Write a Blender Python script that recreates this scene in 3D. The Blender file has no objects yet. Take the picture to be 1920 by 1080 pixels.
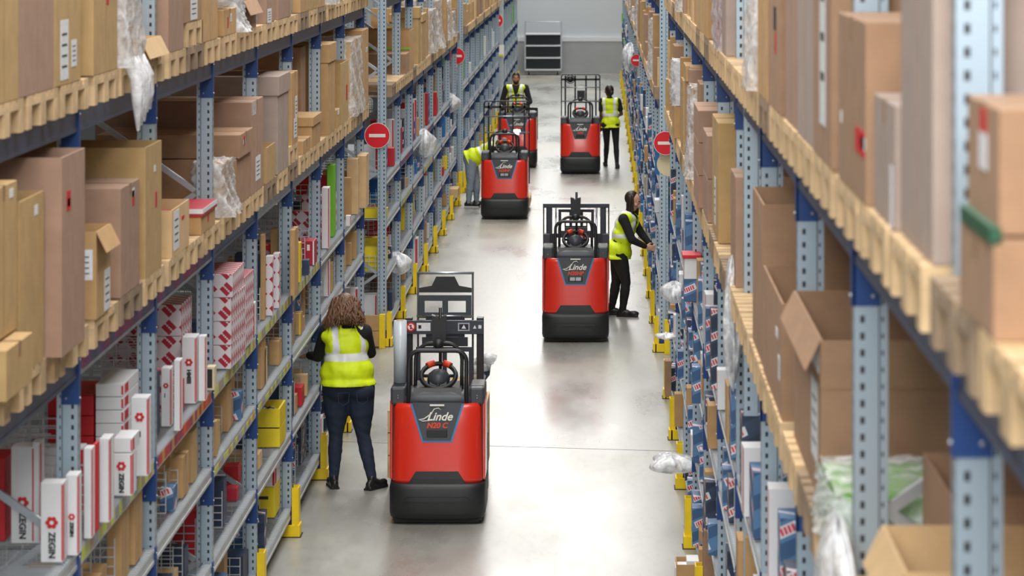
import bpy, bmesh, math, random
from mathutils import Vector, Matrix
R = random.Random(7)
OCC = {}      # (rack, level) -> occupied stretches along the aisle
PI = math.pi
C = bpy.context.scene.collection
sc = bpy.context.scene

# ---------------------------------------------------------------- camera, world, lights
F, H, XV, YV = 6250.0, 5.0, 1121.0, -145.0          # focal length in pixels, eye height, vanishing point of the aisle
cam = bpy.data.cameras.new('camera'); camo = bpy.data.objects.new('camera', cam); C.objects.link(camo)
camo.location = (0, 0, H); camo.rotation_euler = (PI/2, 0, 0)
cam.sensor_width = 36; cam.lens = F/1920*36
cam.shift_x = -(XV-960)/1920; cam.shift_y = -(540-YV)/1920
cam.clip_end = 400; cam.clip_start = .1
cam.dof.use_dof = True; cam.dof.focus_distance = 34; cam.dof.aperture_fstop = 5.6
sc.camera = camo
w = bpy.data.worlds.new('world'); sc.world = w; w.use_nodes = True
w.node_tree.nodes['Background'].inputs[0].default_value = (.86, .93, 1, 1)
w.node_tree.nodes['Background'].inputs[1].default_value = .55
sc.view_settings.view_transform = 'Standard'; sc.view_settings.look = 'None'
sc.view_settings.gamma = 1; sc.view_settings.exposure = 0.75; sc.view_settings.use_curve_mapping = False

def area(name, loc, sx, sy, power, rot=(0, 0, 0), col=(1, .98, .95)):
    l = bpy.data.lights.new(name, 'AREA'); l.shape = 'RECTANGLE'; l.size = sx; l.size_y = sy
    l.energy = power; l.color = col
    o = bpy.data.objects.new(name, l); C.objects.link(o); o.location = loc; o.rotation_euler = rot
    return o
for i in range(12):
    area('aisle_lamp', (-.9, 4+i*9.6, 9.4), 4.5, 5.5, 370)
area('fill_light', (-.9, -7, 8.5), 7, 4, 1200, (math.radians(50), 0, 0))  # added light behind the camera, brightens the faces turned towards it

# ---------------------------------------------------------------- materials
def mat(name, col, rough=.6, metal=0, noise=0, nscale=20, emis=0, spec=.5, coat=0):
    m = bpy.data.materials.new(name); m.use_nodes = True
    nt = m.node_tree; b = nt.nodes['Principled BSDF']
    c = tuple(col)+(1,)
    b.inputs['Base Color'].default_value = c; b.inputs['Roughness'].default_value = rough
    b.inputs['Metallic'].default_value = metal; b.inputs['Specular IOR Level'].default_value = spec
    if coat: b.inputs['Coat Weight'].default_value = coat; b.inputs['Coat Roughness'].default_value = .08
    if emis: b.inputs['Emission Color'].default_value = c; b.inputs['Emission Strength'].default_value = emis
    if noise:
        tc = nt.nodes.new('ShaderNodeTexCoord'); n = nt.nodes.new('ShaderNodeTexNoise')
        n.inputs['Scale'].default_value = nscale; n.inputs['Detail'].default_value = 5
        mx = nt.nodes.new('ShaderNodeMix'); mx.data_type = 'RGBA'
        mx.inputs[6].default_value = tuple(max(0, x*(1-noise)) for x in col)+(1,)
        mx.inputs[7].default_value = tuple(min(1, x*(1+noise)) for x in col)+(1,)
        oi = nt.nodes.new('ShaderNodeObjectInfo'); ad = nt.nodes.new('ShaderNodeVectorMath')
        sc_ = nt.nodes.new('ShaderNodeMath'); sc_.operation = 'MULTIPLY'; sc_.inputs[1].default_value = 37
        nt.links.new(oi.outputs['Random'], sc_.inputs[0])
        nt.links.new(tc.outputs['Object'], ad.inputs[0]); nt.links.new(sc_.outputs[0], ad.inputs[1])
        nt.links.new(ad.outputs[0], n.inputs['Vector'])
        rp = nt.nodes.new('ShaderNodeMapRange'); rp.inputs[1].default_value = .3; rp.inputs[2].default_value = .7
        nt.links.new(n.outputs[0], rp.inputs[0])
        nt.links.new(rp.outputs[0], mx.inputs[0]); nt.links.new(mx.outputs[2], b.inputs['Base Color'])
    return m
def srgb(r, g, b):
    return tuple(((v/255)/12.92 if v/255 <= .04045 else ((v/255+.055)/1.055)**2.4) for v in (r, g, b))
def nodes(m):
    return m.node_tree, m.node_tree.nodes['Principled BSDF']
def M_(nt, op, a, b=None):
    n = nt.nodes.new('ShaderNodeMath'); n.operation = op
    for i, v in enumerate((a, b)):
        if v is None: continue
        if isinstance(v, (int, float)): n.inputs[i].default_value = v
        else: nt.links.new(v, n.inputs[i])
    return n.outputs[0]
def mixc(nt, fac, a, b):
    n = nt.nodes.new('ShaderNodeMix'); n.data_type = 'RGBA'
    nt.links.new(fac, n.inputs[0])
    for i, v in ((6, a), (7, b)):
        if isinstance(v, tuple): n.inputs[i].default_value = v+(1,) if len(v) == 3 else v
        else: nt.links.new(v, n.inputs[i])
    return n.outputs[2]
def objxyz(nt):
    tc = nt.nodes.new('ShaderNodeTexCoord'); s = nt.nodes.new('ShaderNodeSeparateXYZ')
    nt.links.new(tc.outputs['Object'], s.inputs[0]); return s.outputs, tc

M = {}
M['tan'] = mat('cardboard_tan', srgb(190, 152, 104), .8, 0, .10, 9)
M['ochre'] = mat('cardboard_ochre', srgb(186, 154, 104), .8, 0, .09, 9)
M['brown'] = mat('cardboard_brown', srgb(164, 130, 102), .8, 0, .10, 9)
M['pinkish'] = mat('cardboard_pinkish', srgb(166, 134, 114), .8, 0, .08, 9)
M['greyish'] = mat('cardboard_greyish', srgb(170, 152, 142), .8, 0, .07, 9)
M['paletan'] = mat('cardboard_pale', srgb(214, 180, 134), .8, 0, .08, 9)
M['tape'] = mat('packing_tape', srgb(150, 118, 84), .35)
M['label'] = mat('paper_label', srgb(225, 228, 232), .6, 0, .12, 60)
M['ink'] = mat('black_ink', (.02, .02, .025), .7)
M['white'] = mat('white_card', srgb(228, 230, 234), .55, 0, .03, 8)
M['red'] = mat('red_card', srgb(205, 28, 40), .5, 0, .05, 8)
M['crimson'] = mat('crimson_card', srgb(178, 24, 48), .5, 0, .06, 8)
M['blue'] = mat('blue_card', srgb(36, 112, 176), .5, 0, .06, 8)
M['navy'] = mat('navy_card', srgb(38, 58, 88), .5, 0, .1, 8)
M['green'] = mat('green_card', srgb(120, 196, 40), .5, 0, .05, 8)
M['yellow'] = mat('yellow_card', srgb(232, 208, 30), .5, 0, .08, 8)
M['cream'] = mat('cream_card', srgb(222, 208, 170), .6, 0, .05, 8)
M['wood'] = mat('pallet_wood', srgb(210, 180, 138), .8, 0, .26, 6)
M['oldwood'] = mat('weathered_pallet_wood', srgb(150, 128, 104), .85, 0, .3, 7)
M['beamblue'] = mat('blue_beam_paint', srgb(62, 80, 110), .38, .25, .14, 5)
M['beamgrey'] = mat('grey_beam_paint', srgb(158, 166, 174), .36, .4, .12, 5)
M['connector'] = mat('connector_blue', srgb(22, 64, 128), .4, .1, .08, 12)
M['steel'] = mat('galvanised_steel', srgb(176, 184, 192), .36, .7, .1, 12)
M['wire'] = mat('zinc_wire', srgb(176, 182, 188), .35, .6)
M['bolt'] = mat('bolt_steel', srgb(205, 210, 215), .3, .8)
M['brightwire'] = mat('bright_zinc_wire', srgb(206, 210, 214), .35, .3)
M['shelfbeam'] = mat('silver_shelf_beam', srgb(196, 202, 206), .36, .25, .1, 5)
M['guard'] = mat('yellow_guard_paint', srgb(246, 212, 12), .42, 0, .07, 10)
M['signred'] = mat('sign_red', srgb(222, 8, 34), .4)
M['signwhite'] = mat('sign_white', srgb(240, 238, 230), .4)
M['trimgrey'] = mat('dark_grey_plastic', srgb(62, 66, 72), .45, 0, .06, 15)
M['black'] = mat('black_plastic', srgb(30, 32, 35), .45)
M['mastgrey'] = mat('mast_grey_paint', srgb(58, 64, 72), .4, .2)
M['truckred'] = mat('truck_red_paint', srgb(222, 46, 28), .28, 0, 0, 1, coat=.5)
M['trimblue'] = mat('trim_light_blue', srgb(50, 130, 190), .4)
M['grip'] = mat('orange_grip', srgb(232, 70, 30), .5)
M['rubber'] = mat('rubber_black', (.012, .012, .013), .7)
M['chrome'] = mat('bright_steel', srgb(200, 205, 210), .25, .9)
M['lampglow'] = mat('headlight_glow', (1, .97, .88), .4, emis=30)
M['lampoff'] = mat('lamp_lens', srgb(170, 175, 180), .15)

def film(name, alpha, tint=(.9, .92, .95)):
    m = mat(name, tint, .22, 0); nt, b = nodes(m)
    n = nt.nodes.new('ShaderNodeTexNoise'); n.inputs['Scale'].default_value = 14; n.inputs['Detail'].default_value = 4
    mr = nt.nodes.new('ShaderNodeMapRange'); mr.inputs[1].default_value = .35; mr.inputs[2].default_value = .65
    mr.inputs[3].default_value = alpha*.55; mr.inputs[4].default_value = min(1, alpha*1.5)
    tc = nt.nodes.new('ShaderNodeTexCoord'); nt.links.new(tc.outputs['Object'], n.inputs['Vector'])
    nt.links.new(n.outputs[0], mr.inputs[0]); nt.links.new(mr.outputs[0], b.inputs['Alpha'])
    bp = nt.nodes.new('ShaderNodeBump'); bp.inputs['Strength'].default_value = .8; bp.inputs['Distance'].default_value = .03
    nt.links.new(n.outputs[0], bp.inputs['Height']); nt.links.new(bp.outputs[0], b.inputs['Normal'])
    return m
M['film'] = film('stretch_film', .5); M['bag'] = film('plastic_bag', .62)
M['roll'] = mat('film_roll', srgb(196, 206, 214), .2, 0, .04, 6)

# upright: punched holes as dark dots, their unlit inside put into the colour
def upright_mat():
    m = mat('punched_upright', srgb(160, 176, 190), .36, .45); nt, b = nodes(m)
    (x, y, z), tc = objxyz(nt)
    fz = M_(nt, 'FRACT', M_(nt, 'MULTIPLY', z, 20))
    hz = M_(nt, 'LESS_THAN', M_(nt, 'ABSOLUTE', M_(nt, 'SUBTRACT', fz, .5)), .22)
    hx = M_(nt, 'LESS_THAN', M_(nt, 'ABSOLUTE', M_(nt, 'ADD', x, .024)), .0065)
    hx2 = M_(nt, 'LESS_THAN', M_(nt, 'ABSOLUTE', M_(nt, 'ADD', x, .084)), .003)
    hz2 = M_(nt, 'LESS_THAN', M_(nt, 'ABSOLUTE', M_(nt, 'SUBTRACT', fz, .5)), .16)
    hole = M_(nt, 'MAXIMUM', M_(nt, 'MULTIPLY', hz, hx), M_(nt, 'MULTIPLY', hz2, hx2))
    # hole dots on the aisle face, with the same painted-in darkness
    hy = M_(nt, 'LESS_THAN', M_(nt, 'ABSOLUTE', M_(nt, 'SUBTRACT', M_(nt, 'ABSOLUTE', y), .022)), .006)
    onx = M_(nt, 'GREATER_THAN', x, -.0008)
    hole = M_(nt, 'MAXIMUM', hole, M_(nt, 'MULTIPLY', M_(nt, 'MULTIPLY', hy, hz), onx))
    nt.links.new(mixc(nt, hole, srgb(168, 186, 200), (.015, .017, .02)), b.inputs['Base Color'])
    nt.links.new(M_(nt, 'MULTIPLY', M_(nt, 'SUBTRACT', 1, hole), .45), b.inputs['Metallic'])
    return m
M['upright'] = upright_mat()

def diag_mat(name, base, c2, c3, scale=7):
    """printed pack: diagonal bands of base / light blue with broken white and red lettering blocks"""
    m = mat(name, base, .45); nt, b = nodes(m)
    (x, y, z), tc = objxyz(nt)
    d = M_(nt, 'ADD', M_(nt, 'MULTIPLY', M_(nt, 'ADD', x, y), .45), M_(nt, 'MULTIPLY', z, -1))
    oi = nt.nodes.new('ShaderNodeObjectInfo')
    d = M_(nt, 'ADD', M_(nt, 'MULTIPLY', d, scale), M_(nt, 'MULTIPLY', oi.outputs['Random'], 5))
    fr = M_(nt, 'FRACT', d)
    al = M_(nt, 'FRACT', M_(nt, 'ADD', M_(nt, 'MULTIPLY', M_(nt, 'ADD', M_(nt, 'ADD', x, y), M_(nt, 'MULTIPLY', z, .4)), scale*.8), M_(nt, 'MULTIPLY', M_(nt, 'FLOOR', d), .37)))
    band = M_(nt, 'LESS_THAN', fr, .45)
    c = mixc(nt, band, base, c2)
    wb = M_(nt, 'MULTIPLY', M_(nt, 'LESS_THAN', M_(nt, 'ABSOLUTE', M_(nt, 'SUBTRACT', fr, .72)), .16), M_(nt, 'LESS_THAN', al, .55))
    c = mixc(nt, wb, c, srgb(225, 228, 235))
    st = M_(nt, 'GREATER_THAN', M_(nt, 'FRACT', M_(nt, 'MULTIPLY', al, 11)), .35)
    rb = M_(nt, 'MULTIPLY', M_(nt, 'LESS_THAN', M_(nt, 'ABSOLUTE', M_(nt, 'SUBTRACT', fr, .72)), .11), M_(nt, 'LESS_THAN', M_(nt, 'ABSOLUTE', M_(nt, 'SUBTRACT', al, .27)), .22))
    c = mixc(nt, M_(nt, 'MULTIPLY', rb, st), c, c3)
    nt.links.new(c, b.inputs['Base Color']); return m
M['bluediag'] = diag_mat('blue_printed_card', srgb(84, 128, 172), srgb(54, 92, 136), srgb(222, 40, 60), 6)
M['navydiag'] = diag_mat('navy_printed_card', srgb(50, 66, 92), srgb(36, 50, 74), srgb(210, 70, 60), 6)
def diamond_mat():
    m = mat('red_diamond_card', (1, 1, 1), .5); nt, b = nodes(m)
    (x, y, z), tc = objxyz(nt)
    s = M_(nt, 'ADD', x, y)
    a = M_(nt, 'MULTIPLY', M_(nt, 'ADD', s, z), 9); c_ = M_(nt, 'MULTIPLY', M_(nt, 'SUBTRACT', s, z), 9)
    fa = M_(nt, 'LESS_THAN', M_(nt, 'ABSOLUTE', M_(nt, 'SUBTRACT', M_(nt, 'FRACT', a), .5)), .44)
    fc = M_(nt, 'LESS_THAN', M_(nt, 'ABSOLUTE', M_(nt, 'SUBTRACT', M_(nt, 'FRACT', c_), .5)), .44)
    par = M_(nt, 'MODULO', M_(nt, 'ADD', M_(nt, 'ADD', M_(nt, 'FLOOR', a), M_(nt, 'FLOOR', c_)), 40), 2)
    k = M_(nt, 'MULTIPLY', M_(nt, 'MULTIPLY', fa, fc), par)
    line = M_(nt, 'MULTIPLY', M_(nt, 'LESS_THAN', M_(nt, 'ABSOLUTE', M_(nt, 'SUBTRACT', M_(nt, 'FRACT', a), .5)), .07), M_(nt, 'GREATER_THAN', M_(nt, 'FRACT', M_(nt, 'MULTIPLY', c_, 5)), .3))
    k = M_(nt, 'MULTIPLY', k, M_(nt, 'SUBTRACT', 1, line))
    nt.links.new(mixc(nt, k, srgb(226, 218, 224), srgb(176, 22, 50)), b.inputs['Base Color']); return m
M['diamond'] = diamond_mat()
def stripe_mat(name, cols, scale, axis=1):
    m = mat(name, (1, 1, 1), .5); nt, b = nodes(m)
    v, tc = objxyz(nt); a = M_(nt, 'MULTIPLY', v[axis], scale)
    wn = nt.nodes.new('ShaderNodeTexWhiteNoise'); wn.noise_dimensions = '1D'
    nt.links.new(M_(nt, 'FLOOR', a), wn.inputs['W'])
    cr = nt.nodes.new('ShaderNodeValToRGB'); cr.color_ramp.interpolation = 'CONSTANT'
    el = cr.color_ramp.elements
    while len(el) < len(cols): el.new(.5)
    for i, c in enumerate(cols): el[i].position = i/len(cols); el[i].color = tuple(c)+(1,)
    nt.links.new(wn.outputs[0], cr.inputs[0]); nt.links.new(cr.outputs[0], b.inputs['Base Color']); return m
M['strip_red'] = stripe_mat('red_orange_label_strip', [srgb(196, 52, 44), srgb(214, 96, 44), srgb(150, 50, 90), srgb(186, 46, 60), srgb(200, 150, 60)], 9)
M['strip_yel'] = stripe_mat('yellow_green_label_strip', [srgb(196, 206, 120), srgb(170, 176, 170), srgb(206, 214, 90), srgb(150, 158, 166), srgb(180, 150, 120)], 7)
M['strip_pur'] = stripe_mat('purple_label_strip', [srgb(120, 60, 120), srgb(90, 70, 110), srgb(140, 56, 96), srgb(84, 84, 120)], 6)

def floor_mat():
    m = mat('polished_concrete', srgb(178, 178, 172), .3); nt, b = nodes(m)
    tc = nt.nodes.new('ShaderNodeTexCoord')
    mp = nt.nodes.new('ShaderNodeMapping'); mp.inputs['Scale'].default_value = (1, .28, 1)
    nt.links.new(tc.outputs['Object'], mp.inputs[0])
    n1 = nt.nodes.new('ShaderNodeTexNoise'); n1.inputs['Scale'].default_value = .9; n1.inputs['Detail'].default_value = 7; n1.inputs['Roughness'].default_value = .6
    n2 = nt.nodes.new('ShaderNodeTexNoise'); n2.inputs['Scale'].default_value = .45; n2.inputs['Detail'].default_value = 4
    n3 = nt.nodes.new('ShaderNodeTexNoise'); n3.inputs['Scale'].default_value = 14; n3.inputs['Detail'].default_value = 4
    for n in (n1, n2, n3): nt.links.new(mp.outputs[0], n.inputs['Vector'])
    mr = nt.nodes.new('ShaderNodeMapRange'); mr.inputs[1].default_value = .35; mr.inputs[2].default_value = .65
    nt.links.new(n1.outputs[0], mr.inputs[0])
    c = mixc(nt, mr.outputs[0], srgb(138, 137, 130), srgb(172, 173, 168))
    mr2 = nt.nodes.new('ShaderNodeMapRange'); mr2.inputs[1].default_value = .52; mr2.inputs[2].default_value = .72; mr2.inputs[4].default_value = .55
    nt.links.new(n2.outputs[0], mr2.inputs[0])
    c = mixc(nt, mr2.outputs[0], c, srgb(176, 168, 140))
    mr3 = nt.nodes.new('ShaderNodeMapRange'); mr3.inputs[1].default_value = .5; mr3.inputs[2].default_value = .75; mr3.inputs[4].default_value = .45
    nt.links.new(n3.outputs[0], mr3.inputs[0])
    c = mixc(nt, mr3.outputs[0], c, srgb(140, 138, 134))
    nt.links.new(c, b.inputs['Base Color'])
    rr = nt.nodes.new('ShaderNodeMapRange'); rr.inputs[1].default_value = .3; rr.inputs[2].default_value = .7; rr.inputs[3].default_value = .2; rr.inputs[4].default_value = .42
    nt.links.new(n1.outputs[0], rr.inputs[0]); nt.links.new(rr.outputs[0], b.inputs['Roughness'])
    return m
M['floor'] = floor_mat()
M['panelwall'] = mat('white_wall_panel', srgb(206, 212, 216), .5, 0, .02, .4)
M['plinth'] = mat('grey_concrete_plinth', srgb(168, 170, 170), .6, 0, .05, 1.5)
M['shadewall'] = mat('hall_wall_painted_shade', srgb(46, 50, 54), .8)  # dark tone paints in the unlit depth behind the racks
M['ceil'] = mat('hall_ceiling', srgb(200, 204, 206), .8)

# ---------------------------------------------------------------- mesh helpers
class MB:
    """collects shapes with material slots into ONE mesh"""
    def __init__(s): s.bm = bmesh.new(); s.mats = []
    def mi(s, m):
        if m is None: m = s.mats[0] if s.mats else 'white'
        if m not in s.mats: s.mats.append(m)
        return s.mats.index(m)
    def _paint(s, faces, m, smooth=False):
        i = s.mi(m)
        for f in faces: f.material_index = i; f.smooth = smooth
    def box(s, x0, x1, y0, y1, z0, z1, m=None, bev=0, rot=None):
        r = bmesh.ops.create_cube(s.bm, size=1)
        vs = r['verts']
        bmesh.ops.scale(s.bm, vec=(x1-x0, y1-y0, z1-z0), verts=vs)
        if rot is not None: bmesh.ops.transform(s.bm, matrix=rot, verts=vs)
        bmesh.ops.translate(s.bm, vec=((x0+x1)/2, (y0+y1)/2, (z0+z1)/2), verts=vs)
        fs = list({f for v in vs for f in v.link_faces})
        s._paint(fs, m)
        if bev:
            es = list({e for v in vs for e in v.link_edges})
            r = bmesh.ops.bevel(s.bm, geom=es, offset=bev, segments=2, affect='EDGES', profile=.5)
            s._paint(r['faces'], m)
        return s
    def bar(s, a, b, w, t, m=None, up=(0, 0, 1)):
        """rectangular bar from a to b, w across, t along up"""
        a, b = Vector(a), Vector(b); d = (b-a); L = d.length; d.normalize()
        u = Vector(up); sx = d.cross(u)
        if sx.length < 1e-4: u = Vector((1, 0, 0)); sx = d.cross(u)
        sx.normalize(); u = sx.cross(d)
        vs = []
        for p in (a, b):
            for i, j in ((-1, -1), (1, -1), (1, 1), (-1, 1)):
                vs.append(s.bm.verts.new(p+sx*(w/2*i)+u*(t/2*j)))
        fs = [s.bm.faces.new([vs[3], vs[2], vs[1], vs[0]]), s.bm.faces.new(vs[4:])]
        for i in range(4):
            j = (i+1) % 4
            fs.append(s.bm.faces.new([vs[i], vs[j], vs[4+j], vs[4+i]]))
        s._paint(fs, m); return s
    def tube(s, pts, r, m=None, n=8, caps=True):
        pts = [Vector(p) for p in pts]
        rs = r if isinstance(r, (list, tuple)) else [r]*len(pts)
        prev = None; rings = []
        for i, p in enumerate(pts):
            d = (pts[min(i+1, len(pts)-1)]-pts[max(i-1, 0)]).normalized()
            if prev is None:
                u = Vector((0, 0, 1)) if abs(d.z) < .9 else Vector((1, 0, 0))
                u = (u-d*u.dot(d)).normalized()
            else: u = (prev-d*prev.dot(d)).normalized()
            prev = u; v = d.cross(u)
            rings.append([s.bm.verts.new(p+(u*math.cos(2*PI*k/n)+v*math.sin(2*PI*k/n))*rs[i]) for k in range(n)])
        fs = []
        for a, b in zip(rings, rings[1:]):
            for k in range(n): fs.append(s.bm.faces.new([a[k], a[(k+1) % n], b[(k+1) % n], b[k]]))
        s._paint(fs, m, True)
        if caps:
            s._paint([s.bm.faces.new(rings[0][::-1]), s.bm.faces.new(rings[-1])], m)
        return s
    def ball(s, c, r, m=None, sub=2, rot=None):
        if isinstance(r, (int, float)): r = (r, r, r)
        g = bmesh.ops.create_icosphere(s.bm, subdivisions=sub, radius=1); vs = g['verts']
        bmesh.ops.scale(s.bm, vec=r, verts=vs)
        if rot is not None: bmesh.ops.transform(s.bm, matrix=rot, verts=vs)
        bmesh.ops.translate(s.bm, vec=c, verts=vs)
        s._paint({f for v in vs for f in v.link_faces}, m, True); return s
    def prism(s, poly, axis, a0, a1, m=None, smooth=False):
        """extrude a 2D polygon along axis (0,1,2)"""
        def P(u, v, a):
            return {0: (a, u, v), 1: (u, a, v), 2: (u, v, a)}[axis]
        A = [s.bm.verts.new(P(u, v, a0)) for u, v in poly]; B = [s.bm.verts.new(P(u, v, a1)) for u, v in poly]
        fs = [s.bm.faces.new(A), s.bm.faces.new(B[::-1])]
        n = len(poly); sd = []
        for i in range(n): sd.append(s.bm.faces.new([A[i], B[i], B[(i+1) % n], A[(i+1) % n]]))
        s._paint(fs, m); s._paint(sd, m, smooth); return s
    def quad(s, pts, m=None):
        s._paint([s.bm.faces.new([s.bm.verts.new(p) for p in pts])], m); return s
    def grid(s, fn, nu, nv, m=None, smooth=True):
        g = [[s.bm.verts.new(fn(i/nu, j/nv)) for j in range(nv+1)] for i in range(nu+1)]
        s._paint([s.bm.faces.new([g[i][j], g[i+1][j], g[i+1][j+1], g[i][j+1]]) for i in range(nu) for j in range(nv)], m, smooth); return s
    def mesh(s, name, recalc=True):
        if recalc: bmesh.ops.recalc_face_normals(s.bm, faces=s.bm.faces)
        me = bpy.data.meshes.new(name); s.bm.to_mesh(me); s.bm.free()
        for m in s.mats: me.materials.append(M[m])
        return me
    def build(s, name, parent=None, loc=None):
        o = link(name, s.mesh(name), parent)
        if loc is not None: o.location = loc
        return o
def link(name, data, parent=None, loc=None, rz=0):
    o = bpy.data.objects.new(name, data); C.objects.link(o)
    if parent is not None: o.parent = parent
    if loc is not None: o.location = loc
    if rz: o.rotation_euler[2] = rz
    return o
def tag(o, label=None, cat=None, group=None, kind=None):
    if label: o['label'] = label
    if cat: o['category'] = cat
    if group: o['group'] = group
    if kind: o['kind'] = kind
    return o
def thing(name, label, cat, loc=(0, 0, 0), rz=0, group=None):
    o = bpy.data.objects.new(name, None); C.objects.link(o); o.location = loc; o.rotation_euler = (0, 0, rz)
    o.empty_display_size = .1
    return tag(o, label, cat, group)
def copy_tree(o, parent=None):
    c = o.copy(); C.objects.link(c)
    if parent is not None: c.parent = parent
    for ch in list(o.children): copy_tree(ch, c)
    return c
def text_mesh(body, size, shear=0, bold=0, ext=.001):
    cu = bpy.data.curves.new('lettering', 'FONT'); cu.body = body; cu.size = size; cu.shear = shear
    cu.align_x = 'CENTER'; cu.align_y = 'CENTER'; cu.extrude = ext; cu.offset = bold
    o = bpy.data.objects.new('lettering', cu); C.objects.link(o)
    dg = bpy.context.evaluated_depsgraph_get(); me = bpy.data.meshes.new_from_object(o.evaluated_get(dg))
    bpy.data.objects.remove(o); return me
TX = {}
def letters(name, body, size, m, parent, loc, rot, shear=0, bold=0):
    k = (body, size, shear, bold, m)
    if k not in TX:
        me = text_mesh(body, size, shear, bold); me.materials.clear(); me.materials.append(M[m]); TX[k] = me
    o = link(name, TX[k], parent); o.location = loc; o.rotation_euler = rot; return o
ORD = ['first', 'second', 'third', 'fourth', 'fifth', 'sixth', 'seventh', 'eighth', 'ninth', 'tenth', 'eleventh', 'twelfth', 'thirteenth', 'fourteenth', 'fifteenth', 'sixteenth']

# ---------------------------------------------------------------- the setting
def struct(name, mb, parent=None):
    o = mb.build(name, parent)
    if parent is None: o['kind'] = 'structure'
    return o
WZ = 110.8
struct('floor', MB().box(-9, 7, -12, WZ+1, -.2, 0, 'floor'))
b = MB().box(-9, 7, WZ, WZ+.3, 1.2, 10, 'panelwall')
for z in (2.9, 4.7, 6.5): b.box(-9, 7, WZ-.004, WZ, z, z+.012, 'plinth')
struct('wall_back', b)
struct('trim_1', MB().box(-9, 7, WZ-.12, WZ, 1.06, 1.2, 'white'))
struct('trim_2', MB().box(-9, 7, WZ-.1, WZ+.2, 0, 1.06, 'plinth'))
struct('wall_left', MB().box(-9.2, -9, -12, WZ, 0, 10, 'shadewall'))
struct('wall_right', MB().box(7, 7.2, -12, WZ, 0, 10, 'shadewall'))
struct('ceiling', MB().box(-9, 7, -12, WZ, 10, 10.2, 'ceil'))
b = MB(); M['joint'] = mat('dark_floor_joint', srgb(92, 90, 86), .7)
for (xa, ya, xb, yb) in ((-2.7, 32.15, .9, 31.5), (-2.7, 58.3, .9, 57.7), (-2.7, 84.5, .9, 84)):
    b.bar((xa, ya, .0008), (xb, yb, .0008), .012, .0012, 'joint')
struct('trim_3', b)

# ---------------------------------------------------------------- racks
ZB = {'A': 4.11, 'B': 2.93, 'C': 1.98, 'D': 1.47, 'E': .85, 'F': .23}
PZ = .144
UH = 5.75
def upright_mesh():
    b = MB()
    # main face towards the neighbour, fold filled black to paint its shade, narrow rear flange
    b.box(-.072, 0, -.045, .045, 0, UH, 'upright'); b.box(-.078, -.07, -.03, .03, 0, UH, 'black')
    b.box(-.1, -.076, -.045, .045, 0, UH, 'upright'); b.box(-.12, .02, -.06, .06, 0, .008, 'steel')
    return b.mesh('upright')
UP = upright_mesh()
def beam_mesh(L, hgt, m, name):
    b = MB(); b.box(-.045, -.004, 0, L, -hgt, 0, m); b.box(-.004, 0, 0, L, -.022, 0, m); b.box(-.004, 0, 0, L, -hgt, -hgt+.02, m)
    me = b.mesh(name); return me
def conn_mesh():
    b = MB(); b.box(-.078, .004, -.006, .004, -.245, .005, 'connector'); b.box(-.002, .008, -.006, .05, -.245, .005, 'connector')
    for z in (-.215, -.03): b.ball((-.055, -.007, z), .007, 'bolt', 1); b.ball((.01, .012, z), .006, 'bolt', 1)
    return b.mesh('beam_connector')
CONN = conn_mesh()
def small_conn():
    b = MB(); b.box(-.076, .003, -.005, .004, -.03, .05, 'connector'); b.ball((-.05, -.006, .01), .006, 'bolt', 1); b.ball((-.02, -.006, .01), .006, 'bolt', 1)
    return b.mesh('deck_bracket')
SCON = small_conn()
def foot_mesh():
    b = MB(); b.box(-.078, .006, -.052, -.045, 0, .0, 'connector') if 0 else None
    b.box(-.074, .004, -.051, .051, .02, .19, 'connector')
    for z in (.05, .1, .15): b.ball((-.05+.03*(z == .1), -.052, z), .006, 'bolt', 1)
    return b.mesh('foot_sleeve')
FOOT = foot_mesh()
def deck_mesh(L, n):
    b = MB()
    for i in range(n):
        y = .03+(L-.06)*i/(n-1)
        b.bar((-1.06, y, -.004), (-.002, y, -.004), .005, .0042, 'wire')
        b.bar((-.003, y, -.004), (-.001, y, -.03), .006, .005, 'wire', (0, 1, 0))
    for x in (-1.05, -.8, -.54, -.28, -.05): b.bar((x, 0, -.012), (x, L, -.012), .008, .008, 'wire')
    for y in (.45, 1.35, 2.25): b.box(-1.05, -.03, y-.03, y+.03, -.045, -.016, 'steel')
    return b.mesh('mesh_deck')
def divider_mesh(D, Hh, step):
    b = MB(); n = int(D/.07)
    for i in range(n+1):
        x = -i*D/n; hh = Hh if x < -step else Hh*.62
        b.bar((x, 0, 0), (x, 0, hh), .0065, .0065, 'brightwire')
    k = int(Hh/.05)
    for j in range(k+1):
        z = j*Hh/k; b.bar((-D, 0, z), (-step if z > Hh*.62 else 0, 0, z), .0065, .0065, 'brightwire')
    return b.mesh('wire_divider')
DIVS = [divider_mesh(.84, .4, .2), divider_mesh(.9, .3, .3), divider_mesh(.72, .45, .15)]
BR = MB()
z = .25
while z < 5.3:
    BR.bar((-.95, 0, z), (-.1, 0, z+.6), .035, .03, 'steel', (0, 1, 0)); BR.bar((-.1, 0, z+.6), (-.95, 0, z+1.2), .035, .03, 'steel', (0, 1, 0)); z += 1.2
BRM = BR.mesh('frame_bracing')
BM = {}
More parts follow.
